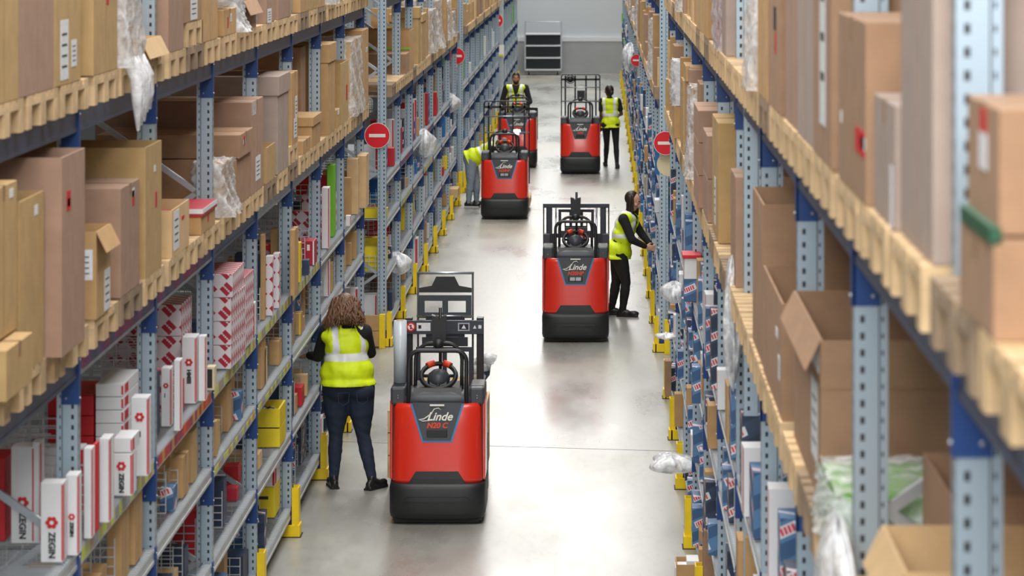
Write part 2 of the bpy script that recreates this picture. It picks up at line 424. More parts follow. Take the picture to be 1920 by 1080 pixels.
def rack(side, y0, pitch, nb, label, x, near=True, skipconn=(), mod=''):
    """side -1 left, +1 right; x = aisle face; bays run away from the camera"""
    root = thing('storage_rack', label, 'rack', (x, y0, 0))
    rz = 0 if side < 0 else PI
    L = pitch-.09
    def put(name, me, lx, y, z, ry=None):
        o = link(name, me, root); o.location = (side*-lx if side < 0 else -lx, y, z)
        o.rotation_euler[2] = rz if ry is None else ry
        return o
    sx = 1 if side < 0 else -1
    for i in range(nb+1):
        y = i*pitch
        put('front_upright', UP, 0, y, 0); o = put('rear_upright', UP, 0, y, 0); o.location.x = -1.0*sx
        o = put('frame_bracing', BRM, 0, y, 0); o.location.x = 0
        o = put('foot_sleeve', FOOT, 0, y, 0)
        for lv, zz in ZB.items():
            if i > 0 and i not in skipconn:
                o = put('beam_connector', CONN, 0, y-.045, zz)
                if side > 0: o.rotation_euler[2] = 0; o.scale.x = -1
            if i < nb and near and lv in 'CDEF':
                pass
    for i in range(nb):
        yc = i*pitch+.045
        for lv, zz in ZB.items():
            hg = .115 if lv in 'AB' else .085
            mt = 'beamblue' if lv in 'A' or (lv == 'B' and i % 3 == 1) else 'beamgrey' if lv == 'B' else 'shelfbeam'
            k = (round(L, 3), hg, mt)
            if k not in BM: BM[k] = beam_mesh(L, hg, mt, 'load_beam')
            me = BM[k]
            o = link('load_beam', me, root); o.location = (0, yc, zz)
            if side > 0: o.location = (0, yc+L, zz); o.rotation_euler[2] = PI
            o = link('rear_beam', me, root); o.location = (-1.06*sx, yc, zz)
            if side > 0: o.location.y = yc+L; o.rotation_euler[2] = PI
            if lv in 'CDEF':
                k = ('deck', round(L, 3), near)
                if k not in BM: BM[k] = deck_mesh(L, 50 if near else 34)
                o = link('mesh_deck', BM[k], root); o.location = (0, yc, zz+.012)
                if side > 0: o.location.y = yc+L; o.rotation_euler[2] = PI
                if i*1 < 100:
                    for q in range(0 if mod in ('L1', 'L2', 'R1') else 1):
                        d = R.choice(DIVS)
                        yy = yc+.06+R.uniform(.1, L-.3) if q else yc+.25+R.uniform(-.1, .1)
                        o = link('wire_divider', d, root); o.location = ((-.1-R.uniform(0, .12))*sx, yy, zz+.014)
                        if side > 0: o.rotation_euler[2] = PI
                        OCC.setdefault((mod, lv), []).append((y0+yy-.008, y0+yy+.008))
    return root
def strip(root, side, i, pitch, lv, m, z0=-.075, z1=-.012):
    b = MB().box(-.002, .0015, .05, pitch-.14, z0, z1, m)
    o = b.build('label_strip', root); o.location = (0, i*pitch+.045, ZB[lv])
    if side > 0: o.location.x = -.001; o.scale.x = -1
    o['label'] = {'strip_red': 'red and orange label strip', 'strip_yel': 'yellow green label strip', 'strip_pur': 'purple label strip'}[m]

XL, XR = -2.5, .76
PL, PR = 2.791, 2.8
L1Y, R1Y = 16.06-2*2.791, 7.12-2.8
MODS = {
 'L1': (-1, L1Y, PL, 9, 'near left rack', XL), 'L2': (-1, 39.4, PL, 7, 'second left rack', XL),
 'L3': (-1, 61.8, PL, 8, 'third left rack', XL), 'L4': (-1, 86.6, PL, 6, 'farthest left rack', XL),
 'R1': (1, R1Y, PR, 11, 'near right rack', XR), 'R2': (1, 38.9, PR, 7, 'second right rack', .72),
 'R3': (1, 61.5, PR, 8, 'third right rack', .74), 'R4': (1, 86.6, PR, 6, 'farthest right rack', .76)}
RK = {}
DESC = {'near left rack': 'long storage rack nearest on the left, blue beams, cartons above mesh shelves',
 'second left rack': 'second storage rack on the left, starting at the large round red sign',
 'third left rack': 'third storage rack on the left, starting behind the bending worker at a red sign',
 'farthest left rack': 'farthest storage rack on the left, ending at the white back wall',
 'near right rack': 'long storage rack nearest on the right with perforated uprights and big brown cartons',
 'second right rack': 'second storage rack on the right, where the woman reaches in, past half-hidden red sign',
 'third right rack': 'third storage rack on the right, beside the woman walking away',
 'farthest right rack': 'farthest storage rack on the right, ending at the white back wall'}
for k, (s, y0, p, nb, nm, x) in MODS.items():
    RK[k] = rack(s, y0, p, nb, DESC[nm], x, near=k[1] in '12', skipconn=(9,) if k == 'R1' else (), mod=k)
for i in range(2, 7):
    strip(RK['L1'], -1, i, PL, 'C', 'strip_red' if i in (3,) else 'strip_yel')
    strip(RK['L1'], -1, i, PL, 'D', 'strip_yel', -.07, -.03) if i in (4, 5) else None
for i in (2, 3): strip(RK['L1'], -1, i, PL, 'B', 'strip_pur', -.09, -.03)
for i in (1, 3): strip(RK['L2'], -1, i, PL, 'D', 'strip_yel'); strip(RK['L2'], -1, i, PL, 'C', 'strip_pur')
# a lone extra upright between two frames of the near right rack
o = link('extra_upright', UP, RK['R1']); o.location = (0, 17.37-R1Y, 0); o.rotation_euler[2] = PI

# ---------------------------------------------------------------- pallets
def pallet_meshes(wood):
    t = MB()   # 1.2 deep (x), .8 wide (y)
    for i in range(5):
        y = -.4+.0725+i*(.8-.145)/4
        t.box(-1.2, 0, y-.072 if i % 2 == 0 else y-.05, y+.072 if i % 2 == 0 else y+.05, .122, .144, wood)
    for x in (-1.2, -.67, -.145): t.box(x, x+.145, -.4, .4, .1, .122, wood)
    out = [t.mesh('deck_boards')]
    for y, w_ in ((-.4, .1), (-.0725, .145), (.3, .1)):
        d = MB(); d.box(-1.2, 0, y, y+w_, 0, .022, wood)
        for x in (-1.2, -.67, -.145): d.box(x, x+.145, y, y+w_, .021, .1, wood)
        out.append(d.mesh('skid'))
    return out
PM = {w_: pallet_meshes(w_) for w_ in ('wood', 'oldwood')}
def joined(meshes, name):
    bm = bmesh.new()
    for me in meshes: bm.from_mesh(me)
    me = bpy.data.meshes.new(name); bm.to_mesh(me); bm.free()
    me.materials.append(meshes[0].materials[0]); return me
PJ = {w_: joined(PM[w_], 'pallet') for w_ in PM}
LW = {'A': 'upper pallet level', 'B': 'lower pallet level', 'C': 'top mesh shelf', 'D': 'second mesh shelf', 'E': 'third mesh shelf', 'F': 'bottom mesh shelf'}
WORD = dict(wood='pale wooden', oldwood='weathered grey')
def pallet(mod, lv, bay, k, y, z=0, wood='wood', out=.06, parts=True, note=''):
    s, y0, p, nb, nm, x = MODS[mod]
    lab = WORD[wood] + ' pallet, ' + (note or LW[lv]) + ' of ' + nm + ', ' + ORD[bay] + ' bay, ' + ORD[k] + ' place' 
    loc = (x-s*out, y, ZB[lv]+.002+z); rz = 0 if s < 0 else PI
    if parts:
        t = thing('pallet', lab, 'pallet', loc, rz, 'pallets in the racks')
        for n_, me in zip(('deck_boards', 'skid', 'skid', 'skid'), PM[wood]): link(n_, me, t)
    else:
        t = link('pallet', PJ[wood], None, loc, rz); tag(t, lab, 'pallet', 'pallets in the racks')
    return t

# ---------------------------------------------------------------- cartons
CN = {'tan': 'tan cardboard', 'ochre': 'yellowish cardboard', 'brown': 'brown cardboard', 'pinkish': 'pinkish brown cardboard',
 'greyish': 'grey brown cardboard', 'paletan': 'pale cardboard', 'white': 'white', 'red': 'red', 'crimson': 'crimson', 'blue': 'bright blue',
 'navy': 'dark navy', 'green': 'lime green', 'yellow': 'yellow', 'cream': 'cream', 'bluediag': 'blue printed', 'navydiag': 'navy printed', 'diamond': 'red diamond-patterned'}
def carton(kind, X0, X1, Y0, Y1, Z0, Z1, label, group, side=-1, open_=False, lid=0, lidm=None, lab=(), tape=True, name='carton', cat='box', rz=0, bev=.004, seam=True):
    plain = kind in ('tan', 'ochre', 'brown', 'pinkish', 'greyish', 'paletan')
    if name == 'carton' and not plain: name = 'printed_box'
    # X0 < X1 and Y0 is the near face; lab holds (face, u0, u1, v0, v1, material) as fractions
    w_, d, h = X1-X0, Y1-Y0, Z1-Z0; cx, cy = (X0+X1)/2, (Y0+Y1)/2
    hx, hy = w_/2, d/2
    b = MB(); b.mi(kind)
    card = kind in ('tan', 'ochre', 'brown', 'pinkish', 'greyish', 'paletan')
    ax = -side  # direction of the aisle
    if open_:
        t = .008
        b.box(-hx, hx, -hy, -hy+t, 0, h, kind); b.box(-hx, hx, hy-t, hy, 0, h, kind)
        b.box(-hx, -hx+t, -hy+t, hy-t, 0, h, kind); b.box(hx-t, hx, -hy+t, hy-t, 0, h, kind)
        b.box(-hx+t, hx-t, -hy+t, hy-t, 0, .01, kind)
    else:
        b.box(-hx, hx, -hy, hy, 0, h, kind, bev)
    if kind == 'white':
        for sy in (-hy-.0008, hy+.0002): b.box(hx*.86, hx, sy, sy+.0006, .01, h-.01, 'red')
        b.box(ax*hx-.0008, ax*hx+.0008, -hy*.8, -hy*.35, .01, h-.01, 'red')
    if card and seam and not open_ and h > .25:
        b.box(ax*hx-.001, ax*hx+.001, -.003, .003, .01, h-.01, 'tape')
    o = b.build(name); o.location = (cx, cy, Z0); o.rotation_euler[2] = rz
    tag(o, label, cat, group)
    if lid:
        lb = MB(); lm = lidm or kind
        lb.box(-hx-.012, hx+.012, -hy-.012, hy+.012, h-lid, h+.008, lm, .004)
        if lidm == 'crimson':
            lb.box(-hx-.013, hx+.013, -hy-.013, -hy-.011, h-.02, h+.009, 'white'); lb.box(ax*(hx+.012)-.001, ax*(hx+.012)+.001, -hy, hy, h-.02, h+.009, 'white')
            lb.box(-hx*.3, hx*.2, -hy*.2, 0, h+.008, h+.0092, 'white')
        l = lb.build('lid', o)
        if lidm: l['label'] = 'crimson and white lid'
    elif not open_ and card and tape:
        tb = MB().box(-hx+.002, hx-.002, -.025, .025, h, h+.0012, 'tape').box(-hx-.0012, -hx, -.025, .025, h-.06, h+.0012, 'tape').box(hx, hx+.0012, -.025, .025, h-.06, h+.0012, 'tape')
        tb.build('packing_tape', o)
    if open_:
        if open_ == 'flap':
            fb = MB(); a = math.radians(28)
            fb.bar((ax*hx, 0, h), (ax*(hx+.05), 0, h-.10), d*.98, .005, kind, (1, 0, .5)); fb.build('top_flap', o)
    for (f, u0, u1, v0, v1, m) in lab:
        if f == 'n': q = MB().box(-hx+u0*w_, -hx+u1*w_, -hy-.002, -hy-.0005, v0*h, v1*h, m)
        else:
            x_ = ax*hx; q = MB().box(min(x_+ax*.0005, x_+ax*.002), max(x_+ax*.0005, x_+ax*.002), -hy+u0*d, -hy+u1*d, v0*h, v1*h, m)
        if m == 'label':
            for r_ in range(4):
                vv = v0+(v1-v0)*(.2+.18*r_)
                if f == 'n': q.box(-hx+(u0+.12*(u1-u0))*w_, -hx+(u0+.8*(u1-u0))*w_, -hy-.0026, -hy-.0021, vv*h, (vv+.04*(v1-v0))*h, 'ink')
                else: q.box(min(x_+ax*.0021, x_+ax*.0026), max(x_+ax*.0021, x_+ax*.0026), -hy+(u0+.15*(u1-u0))*d, -hy+(u0+.8*(u1-u0))*d, vv*h, (vv+.04*(v1-v0))*h, 'ink')
        l = q.build('sticker' if m != 'label' else 'shipping_label', o)
    return o
def px(xl, xr, yt, yb, zbase, depth):
    """near face given in photo pixels, standing on height zbase -> world extents"""
    Z = (H-zbase)*F/(yb-YV)
    return (xl-XV)*Z/F, (xr-XV)*Z/F, Z, Z+depth, zbase, H-(yt-YV)*Z/F
def pc(kind, lv, xl, xr, yt, yb, depth, label, group='goods on the shelves', base=None, **kw):
    zb = base if base is not None else ZB[lv]+(PZ+.004 if lv in 'AB' else .018)
    X0, X1, Y0, Y1, Z0, Z1 = px(xl, xr, yt, yb, zb, depth)
    side = -1 if (X0+X1)/2 < -1 else 1
    return carton(kind, X0, X1, Y0, Y1, Z0, Z1, label, group, side, **kw)
# ---------------------------------------------------------------- order picking trucks
def fy(x, hw, y0, D=.2, e=4.2):
    q = min(1, abs(x/hw)); return y0+D*(1-(1-q**e)**(1/e))
def loft(b, levels, m, back=.66, D=.2, n=28, captop=True):
    """levels: (z, half width, y of the nose)"""
    rings = []
    for z, hw, y0 in levels:
        pts = []
        for i in range(n+1):
            t = -PI/2+PI*i/n; s = math.sin(t); x = hw*math.copysign(abs(s)**.5, s)
            pts.append((x, fy(x, hw, y0, D), z))
        pts += [(hw, back, z), (-hw, back, z)]
        rings.append([b.bm.verts.new(p) for p in pts])
    fs = []
    k = len(rings[0])
    for A, B in zip(rings, rings[1:]):
        for i in range(k): fs.append(b.bm.faces.new([A[i], A[(i+1) % k], B[(i+1) % k], B[i]]))
    b._paint(fs, m, True)
    caps = [b.bm.faces.new(rings[0][::-1])]
    if captop: caps.append(b.bm.faces.new(rings[-1]))
    b._paint(caps, m); return b
def hood_y0(z): return .015+max(0, z-.38)*.075
HW = .378
def patch(b, z0, z1, a0, b0, a1, b1, off, m, th=.012, nu=14, nv=6):
    """curved plate following the hood: at height z0 spans a0..b0, at z1 spans a1..b1"""
    def P(u, v, o):
        z = z0+(z1-z0)*v; l = a0+(a1-a0)*v; r = b0+(b1-b0)*v; x = l+(r-l)*u
        return Vector((x, fy(x, HW, hood_y0(z))-o, z))
    f = [[b.bm.verts.new(P(i/nu, j/nv, off)) for j in range(nv+1)] for i in range(nu+1)]
    k = [[b.bm.verts.new(P(i/nu, j/nv, off-th)) for j in range(nv+1)] for i in range(nu+1)]
    fs = [b.bm.faces.new([f[i][j], f[i+1][j], f[i+1][j+1], f[i][j+1]]) for i in range(nu) for j in range(nv)]
    for i in range(nu):
        fs.append(b.bm.faces.new([f[i][0], k[i][0], k[i+1][0], f[i+1][0]])); fs.append(b.bm.faces.new([f[i][nv], f[i+1][nv], k[i+1][nv], k[i][nv]]))
    for j in range(nv):
        fs.append(b.bm.faces.new([f[0][j], f[0][j+1], k[0][j+1], k[0][j]])); fs.append(b.bm.faces.new([f[nu][j], k[nu][j], k[nu][j+1], f[nu][j+1]]))
    b._paint(fs, m); return b
def hoop(b, hw, y, z0, z1, r, m, rc=.09, lean=0):
    pts = [(-hw, y, z0), (-hw, y+lean*.5, (z0+z1)/2), (-hw, y+lean, z1-rc)]
    for k in range(1, 6):
        a = PI/2*k/6; pts.append((-hw+rc-rc*math.cos(a), y+lean, z1-rc+rc*math.sin(a)))
    pts += [(-hw+rc, y+lean, z1), (hw-rc, y+lean, z1)]
    for k in range(1, 6):
        a = PI/2*k/6; pts.append((hw-rc+rc*math.sin(a), y+lean, z1-rc+rc*math.cos(a)))
    pts += [(hw, y+lean, z1-rc), (hw, y+lean*.5, (z0+z1)/2), (hw, y, z0)]
    b.tube(pts, r, m, 10)
    return b
def truck(name, label, x, y, rz, back, model='N20HP', pole=True, lampon=False, lamp=True, blue=True):
    t = thing(name, label, 'truck', (x, y, 0), rz, 'red order picking trucks in the aisle')
    # bumper
    b = MB(); loft(b, [(.045, .375, .02), (.06, .392, 0), (.1, .4, -.012), (.30, .4, -.012), (.345, .392, 0)], 'black', .7)
    b.box(-.37, .37, .06, .5, .03, .06, 'rubber')
    patch(b, .33, .445, -.25, .25, -.175, .175, .012, 'black', .02, 16, 4)
    patch(b, .2, .235, -.28, .28, -.25, .25, .045, 'black', .02, 14, 2)
    b.build('bumper', t)
    b = MB().box(-.35, .35, .07, .66, .012, .05, 'rubber'); b.build('skirt', t)
    # hood
    b = MB(); loft(b, [(.345, HW, .013), (.38, HW, .015), (.6, HW, hood_y0(.6)), (.8, HW, hood_y0(.8)), (.95, HW-.002, hood_y0(.95)), (1.0, HW-.012, hood_y0(1)+.012)], 'truckred', .64)
    b.build('hood', t)
    for s in (-1, 1):
        b = MB(); b.box(min(s*.372, s*.397), max(s*.372, s*.397), .13, .62, .36, 1.02, 'truckred', .008)
        b.box(min(s*.366, s*.376), max(s*.366, s*.376), .118, .14, .36, 1.0, 'black'); b.build('side_panel', t)
        b = MB(); b.box(min(s*.265, s*.392), max(s*.265, s*.392), .12, .62, .98, 1.13, 'trimgrey', .02)
        b.box(min(s*.28, s*.38), max(s*.28, s*.38), .2, .56, 1.128, 1.134, 'black'); b.ball((s*.33, .117, 1.06), .006, 'chrome', 1); b.ball((s*.33, .117, 1.04), .006, 'chrome', 1)
        b.build('storage_tray', t)
    # face panel
    if blue:
        b = MB(); patch(b, .685, 1.0, -.125, .125, -.222, .222, .004, 'trimblue'); b.build('blue_trim', t)
    b = MB(); patch(b, .70, 1.01, -.113, .113, -.207, .207, .010, 'trimgrey'); b.build('face_panel', t)
    b = MB(); loft(b, [(.985, .30, .07), (1.05, .285, .085), (1.09, .22, .12)], 'trimgrey', .6, D=.14); b.build('top_cover', t)
    yl = fy(0, HW, hood_y0(.9))-.013
    tilt = PI/2-.075
    letters('maker_lettering', 'Linde', .095, 'signwhite', t, (.02, yl-.004, .895), (tilt, 0, 0), .35, .0018)
    b = MB()   # the swash of the capital
    b.tube([(-.165, 0, -.018), (-.12, 0, -.012), (-.06, 0, .03), (-.035, 0, .07), (.0, 0, .078), (.02, 0, .062)], [.003, .005, .005, .004, .004, .002], 'signwhite', 6)
    b.tube([(-.165, 0, -.018), (-.13, 0, -.03), (-.075, 0, -.026)], [.002, .004, .003], 'signwhite', 6)
    o = b.build('lettering_swash', t); o.location = (.012, yl-.003, .89); o.rotation_euler = (-.075, 0, 0)
    letters('model_lettering', model, .062, 'grip', t, (0, fy(0, HW, hood_y0(.83))-.015, .822), (tilt, 0, 0), .2, .002)
    b = MB()
    b.box(-.06, .06, yl-.008, yl+.004, .985, .998, 'signwhite'); b.build('type_plate', t)
    yl = fy(0, HW, hood_y0(.75))-.011; b = MB(); b.box(-.085, .085, yl-.006, yl+.012, .725, .79, 'black', .004)
    b.box(-.065, -.005, yl-.009, yl, .737, .778, 'lampglow' if lampon else 'lampoff' if lamp else 'black'); b.box(.005, .065, yl-.009, yl, .737, .778, 'lampglow' if lampon else 'lampoff' if lamp else 'black')
    o = b.build('headlight', t)
    if lampon:
        l = bpy.data.lights.new('headlight_beam', 'SPOT'); l.energy = 60; l.spot_size = 1.2
        lo = bpy.data.objects.new('headlight_beam', l); C.objects.link(lo); lo.parent = t; lo.location = (0, -.05, .76); lo.rotation_euler = (PI/2-.2, 0, 0)
    # steering
    b = MB(); b.prism([(.16, 1.08), (.3, 1.22), (.42, 1.22), (.5, 1.02), (.2, 1.02)], 0, -.07, .07, 'trimgrey'); b.ball((0, .32, 1.17), (.1, .12, .09), 'trimgrey')
    b.prism([(.1, 1.05), (.14, 1.12), (.6, 1.12), (.6, 1.02)], 0, -.2, .2, 'black')
    b.build('console', t)
    wh = thing('x', None, None) if 0 else None
    rot = Matrix.Rotation(math.radians(38), 4, 'X')
    b = MB(); pts = []
    for k in range(25):
        a = 2*PI*k/24; p = Vector((.145*math.cos(a), .145*math.sin(a), 0)); pts.append(rot @ p+Vector((0, .30, 1.2)))
    b.tube(pts, .02, 'black', 8, False)
    for a in (0, PI, PI/2*3):
        p = rot @ Vector((.14*math.cos(a), .14*math.sin(a), 0))+Vector((0, .30, 1.2)); b.tube([(0, .3, 1.2), p], .014, 'black', 6)
    whl = b.build('steering_wheel', t)
    for s in (-1, 1):
        b = MB(); pp = []
        for k in range(4):
            a = math.radians(48+k*9); p = Vector((s*.148*math.cos(a), .148*math.sin(a), 0)); pp.append(rot @ p+Vector((0, .295, 1.205)))
        b.tube(pp, .028, 'grip', 8); g = b.build('grip', whl); g['label'] = 'orange red grip'
    b = MB(); hoop(b, .24, .1, 1.0, 1.43, .018, 'black', lean=.05); hoop(b, .195, .3, 1.02, 1.47, .016, 'black', .14, lean=.05)
    b.ball((0, .28, 1.47), (.05, .05, .045), 'black')
    b.build('grab_hoop', t)
    if pole:
        b = MB(); b.tube([(.01, .42, 1.1), (.01, .42, 1.76)], .014, 'black', 8)
        b.prism([(-.055, 1.45), (.055, 1.45), (.062, 1.7), (.03, 1.69), (0, 1.66), (-.03, 1.69), (-.062, 1.7)], 1, .36, .46, 'black')
        b.build('accessory_pole', t)
    b = MB(); b.box(-.38, .38, .66, 1.2, .06, .16, 'rubber'); b.box(-.36, .36, .7, 1.18, .16, .166, 'black'); b.build('platform', t)
    # battery / mast foot
    b = MB(); b.box(-.38, .38, 1.2, 1.5, .06, .55, 'black', .01); b.build('mast_foot', t)
    for s in (-1, 1):
        b = MB(); b.box(s*.23-.08, s*.23+.08, 1.5, 3.85, .03, .085, 'mastgrey', .01); b.build('fork', t)
        b = MB(); b.tube([(s*.3-.04, .35, .045), (s*.3+.04, .35, .045)], .045, 'rubber', 14); b.build('wheel', t)
    y = 1.36
    def plate(b, x0, x1, z0, z1, holes, yy, m='mastgrey'):
        """plate with rectangular windows, holes=(n, margin)"""
        n, mg = holes; w_ = (x1-x0-mg*(n+1))/n
        b.box(x0, x1, yy, yy+.012, z0, z0+mg, m); b.box(x0, x1, yy, yy+.012, z1-mg, z1, m)
        for i in range(n+1):
            xx = x0+i*(w_+mg); b.box(xx, xx+mg, yy, yy+.012, z0+mg, z1-mg, m)
    b = MB()
    if back == 'tall_narrow':
        for s in (-1, 1): b.tube([(s*.24, y+.2, .5), (s*.24, y+.2, 1.93)], .009, 'mastgrey', 6)
        b.tube([(-.25, y+.2, 1.93), (.25, y+.2, 1.93)], .012, 'steel', 6)
        b.prism([(-.23, 1.8), (-.12, 1.82), (-.08, 1.9), (.08, 1.9), (.12, 1.82), (.23, 1.8), (.23, 1.76), (-.23, 1.76)], 1, y+.19, y+.21, 'black')
        plate(b, -.23, .23, 1.54, 1.74, (2, .05), y+.16); b.tube([(-.25, y+.14, 1.56), (.25, y+.14, 1.56)], .008, 'chrome', 6)
        plate(b, -.17, .17, 1.36, 1.56, (2, .05), y+.17); b.box(-.2, .2, y+.1, y+.12, 1.3, 1.38, 'mastgrey')
        o = b.build('load_backrest', t)
        b = MB(); b.box(-.35, .34, y-.02, y+.02, 1.42, 1.54, 'mastgrey', .004); b.build('cross_beam', t)
        for s in (-1, 1):
            b = MB(); b.box(s*.31-.03, s*.31+.03, y, y+.12, .5, 1.56, 'black', .005); b.build('mast_post', t)
        b = MB(); b.tube([(-.29, y-.021, 1.485), (-.29, y-.026, 1.485)], .04, 'signred', 16); b.tube([(-.29, y-.026, 1.485), (-.29, y-.028, 1.485)], .028, 'signwhite', 16)
        b.bar((-.315, y-.029, 1.51), (-.265, y-.029, 1.46), .008, .002, 'signred', (0, 1, 0)); b.bar((-.29, y-.0285, 1.505), (-.29, y-.0285, 1.465), .012, .001, 'ink', (0, 1, 0)); b.build('prohibition_sticker', t)
        b = MB(); b.box(-.24, -.12, y-.024, y-.02, 1.45, 1.52, 'label'); b.box(-.225, -.2, y-.026, y-.024, 1.47, 1.5, 'ink'); b.build('instruction_sticker', t)
        b = MB(); b.box(.12, .22, y-.024, y-.02, 1.45, 1.52, 'steel'); b.box(.13, .21, y-.026, y-.024, 1.46, 1.51, 'ink'); b.prism([(.15, 1.47), (.19, 1.47), (.17, 1.505)], 1, y-.028, y-.026, 'label')
        for xx in (.265, .31): b.prism([(xx-.015, 1.47), (xx+.015, 1.47), (xx, 1.5)] if xx < .3 else [(xx-.013, 1.47), (xx+.013, 1.47), (xx+.013, 1.5), (xx-.013, 1.5)], 1, y-.024, y-.02, 'label')
        b.build('instruction_sticker', t)
        b = MB(); plate(b, -.25, .25, .75, 1.3, (2, .04), y+.05, 'mastgrey'); b.build('lower_guard', t)
    elif back == 'wide_low':
        b.box(-.41, .41, y, y+.05, 1.49, 1.54, 'mastgrey', .005)
        for xx in (-.33, .33): b.box(xx-.035, xx+.035, y+.01, y+.12, .5, 1.5, 'mastgrey', .005)
        for xx in (-.4, -.36, .36, .4): b.box(xx-.008, xx+.008, y, y+.02, 1.05, 1.5, 'black')
        for xx in (-.25, .25): b.tube([(xx, y+.1, .6), (xx, y+.1, 1.5)], .011, 'chrome', 6)
        plate(b, -.22, .22, 1.16, 1.46, (3, .035), y+.14); plate(b, -.3, .3, .7, 1.16, (3, .05), y+.14)
        b.build('load_backrest', t)
        b = MB(); plate(b, -.14, .14, 1.28, 1.4, (4, .016), y-.3, 'black'); b.box(-.14, .14, y-.32, y-.29, 1.2, 1.28, 'trimgrey', .005); b.build('clipboard_rack', t)
        b = MB()
        for s in (-1, 1): b.box(s*.36-.045, s*.36+.045, y-.1, y+.06, .6, 1.18, 'trimgrey', .01)
        b.build('side_column', t)
        for xx in (.06, .13):
            b = MB(); b.tube([(xx, y-.02, 1.13), (xx, y-.025, 1.13)], .03, 'signred', 14); b.tube([(xx, y-.025, 1.13), (xx, y-.027, 1.13)], .02, 'signwhite', 14); b.build('prohibition_sticker', t)
    elif back == 'tall_grid':
        hw = .39
        hoop(b, hw, y+.05, .5, 1.92, .011, 'black', .05)
        b.tube([(-hw, y+.03, 1.66), (hw, y+.03, 1.66)], .01, 'steel', 6); b.tube([(-hw, y+.03, 1.38), (hw, y+.03, 1.38)], .012, 'steel', 6); b.box(-hw, hw, y+.05, y+.07, 1.0, 1.04, 'black')
        b.box(-hw, hw, y+.05, y+.07, 1.80, 1.84, 'black')
        for xx in (-.31, -.11, .11, .31): b.box(xx-.016, xx+.016, y+.05, y+.07, 1.04, 1.9, 'black')
        b.build('load_backrest', t)
        if model == 'N20': b = MB(); b.box(-.07, .09, y-.02, y, 1.42, 1.6, 'trimgrey', .005); b.box(-.05, .07, y-.022, y-.02, 1.46, 1.58, 'black'); b.build('terminal', t)
    else:
        b.box(-.38, .38, y, y+.05, 1.1, 1.16, 'black', .005)
        for xx in (-.36, .36): b.box(xx-.03, xx+.03, y, y+.06, .5, 1.15, 'black')
        b.build('load_backrest', t)
    return t
T1 = truck('order_picker_truck', 'nearest red order picking truck, roll of stretch film standing on its left tray', -1.336, 27.65, 0, 'tall_narrow', 'N20 C', lamp=False)
T2 = truck('order_picker_truck', 'red order picking truck beside the woman reaching into the right rack', -.267, 39.66, 0, 'wide_low', 'N20HP')
T3 = truck('order_picker_truck', 'red order picking truck in front of the bending worker, tall grid backrest', -1.575, 56.1, 0, 'tall_grid', 'N20HP', pole=False)
T4 = truck('order_picker_truck', 'red order picking truck with glowing headlight driven by the bearded man', -1.65, 67.9, math.radians(-.5), 'low', 'N20HP', pole=False, lampon=True)
T5 = truck('order_picker_truck', 'red order picking truck with open grid frame beside the woman walking away', -.35, 66.2, 0, 'tall_grid', 'N20', pole=False, lamp=False, blue=False)
# things carried by the trucks
o = MB().tube([(0, 0, 0), (0, 0, .52)], .055, 'roll', 20).tube([(0, 0, .52), (0, 0, .524)], .03, 'tan', 14).build('stretch_film_roll', None, (-1.336-.325, 28.02, 1.136))
tag(o, 'upright translucent roll of stretch film on the left tray of the nearest truck', 'film roll')
b = MB()
for z in (.12, .32, .52): b.box(-.43, .43, 0, .025, z, z+.19, 'wood').box(-.43, .43, 1.175, 1.2, z, z+.19, 'wood').box(-.43, -.405, .025, 1.175, z, z+.19, 'wood').box(.405, .43, .025, 1.175, z, z+.19, 'wood')
b.box(-.4, .4, .03, 1.17, .1, .12, 'wood')
tag(b.build('wooden_crate', None, (-1.42, 29.3, .0)), 'wooden frame crate on the forks behind the nearest truck', 'crate')
b = MB()
for k in range(14):
    b.ball((R.uniform(-.06, .06), R.uniform(-.08, .08), .05+k*.013), (.08, .1, .05), 'film', 1)
b.ball((0, 0, .12), (.07, .09, .11), 'navy', 2)
tag(b.build('wrapped_bundle', None, (-1.02, 29.6, .92)), 'grey film wrapped bundle on the load right of the nearest truck mast', 'bundle')
carton('navy', -1.77, -1.68, 29.5, 29.8, .72, 1.15, 'dark blue carton standing on the crate left of the nearest truck mast', 'goods on the order picking trucks', -1)
carton('tan', -1.6, -1.05, 29.45, 29.95, .72, .92, 'wide low cardboard carton inside the crate behind the nearest truck', 'goods on the order picking trucks', -1)
b = MB(); pts = [(.085*math.cos(2*PI*k/16), 0, .085*math.sin(2*PI*k/16)) for k in range(17)]
b.tube(pts, .008, 'black', 6, False); b.ball((0, .02, 0), (.07, .05, .07), 'black')
tag(b.build('fan', None, (-.35-.21, 67.5, 1.83)), 'round black fan hanging top left on the grid frame of the far right truck', 'fan')
for (xx, yy, dsc) in ((-.27, 41.2, 'truck beside the woman at the right rack'), (-1.575, 57.65, 'truck in front of the bending worker'), (-1.72, 69.5, 'truck of the bearded man')):
    t = link('pallet', PJ['wood'], None, (xx-.4, yy+.6, .09), 0)
    t.rotation_euler[2] = PI/2; t.location = (xx, yy+1.25, .09)
    tag(t, 'wooden pallet on the forks of the '+dsc, 'pallet', 'pallets on forks')

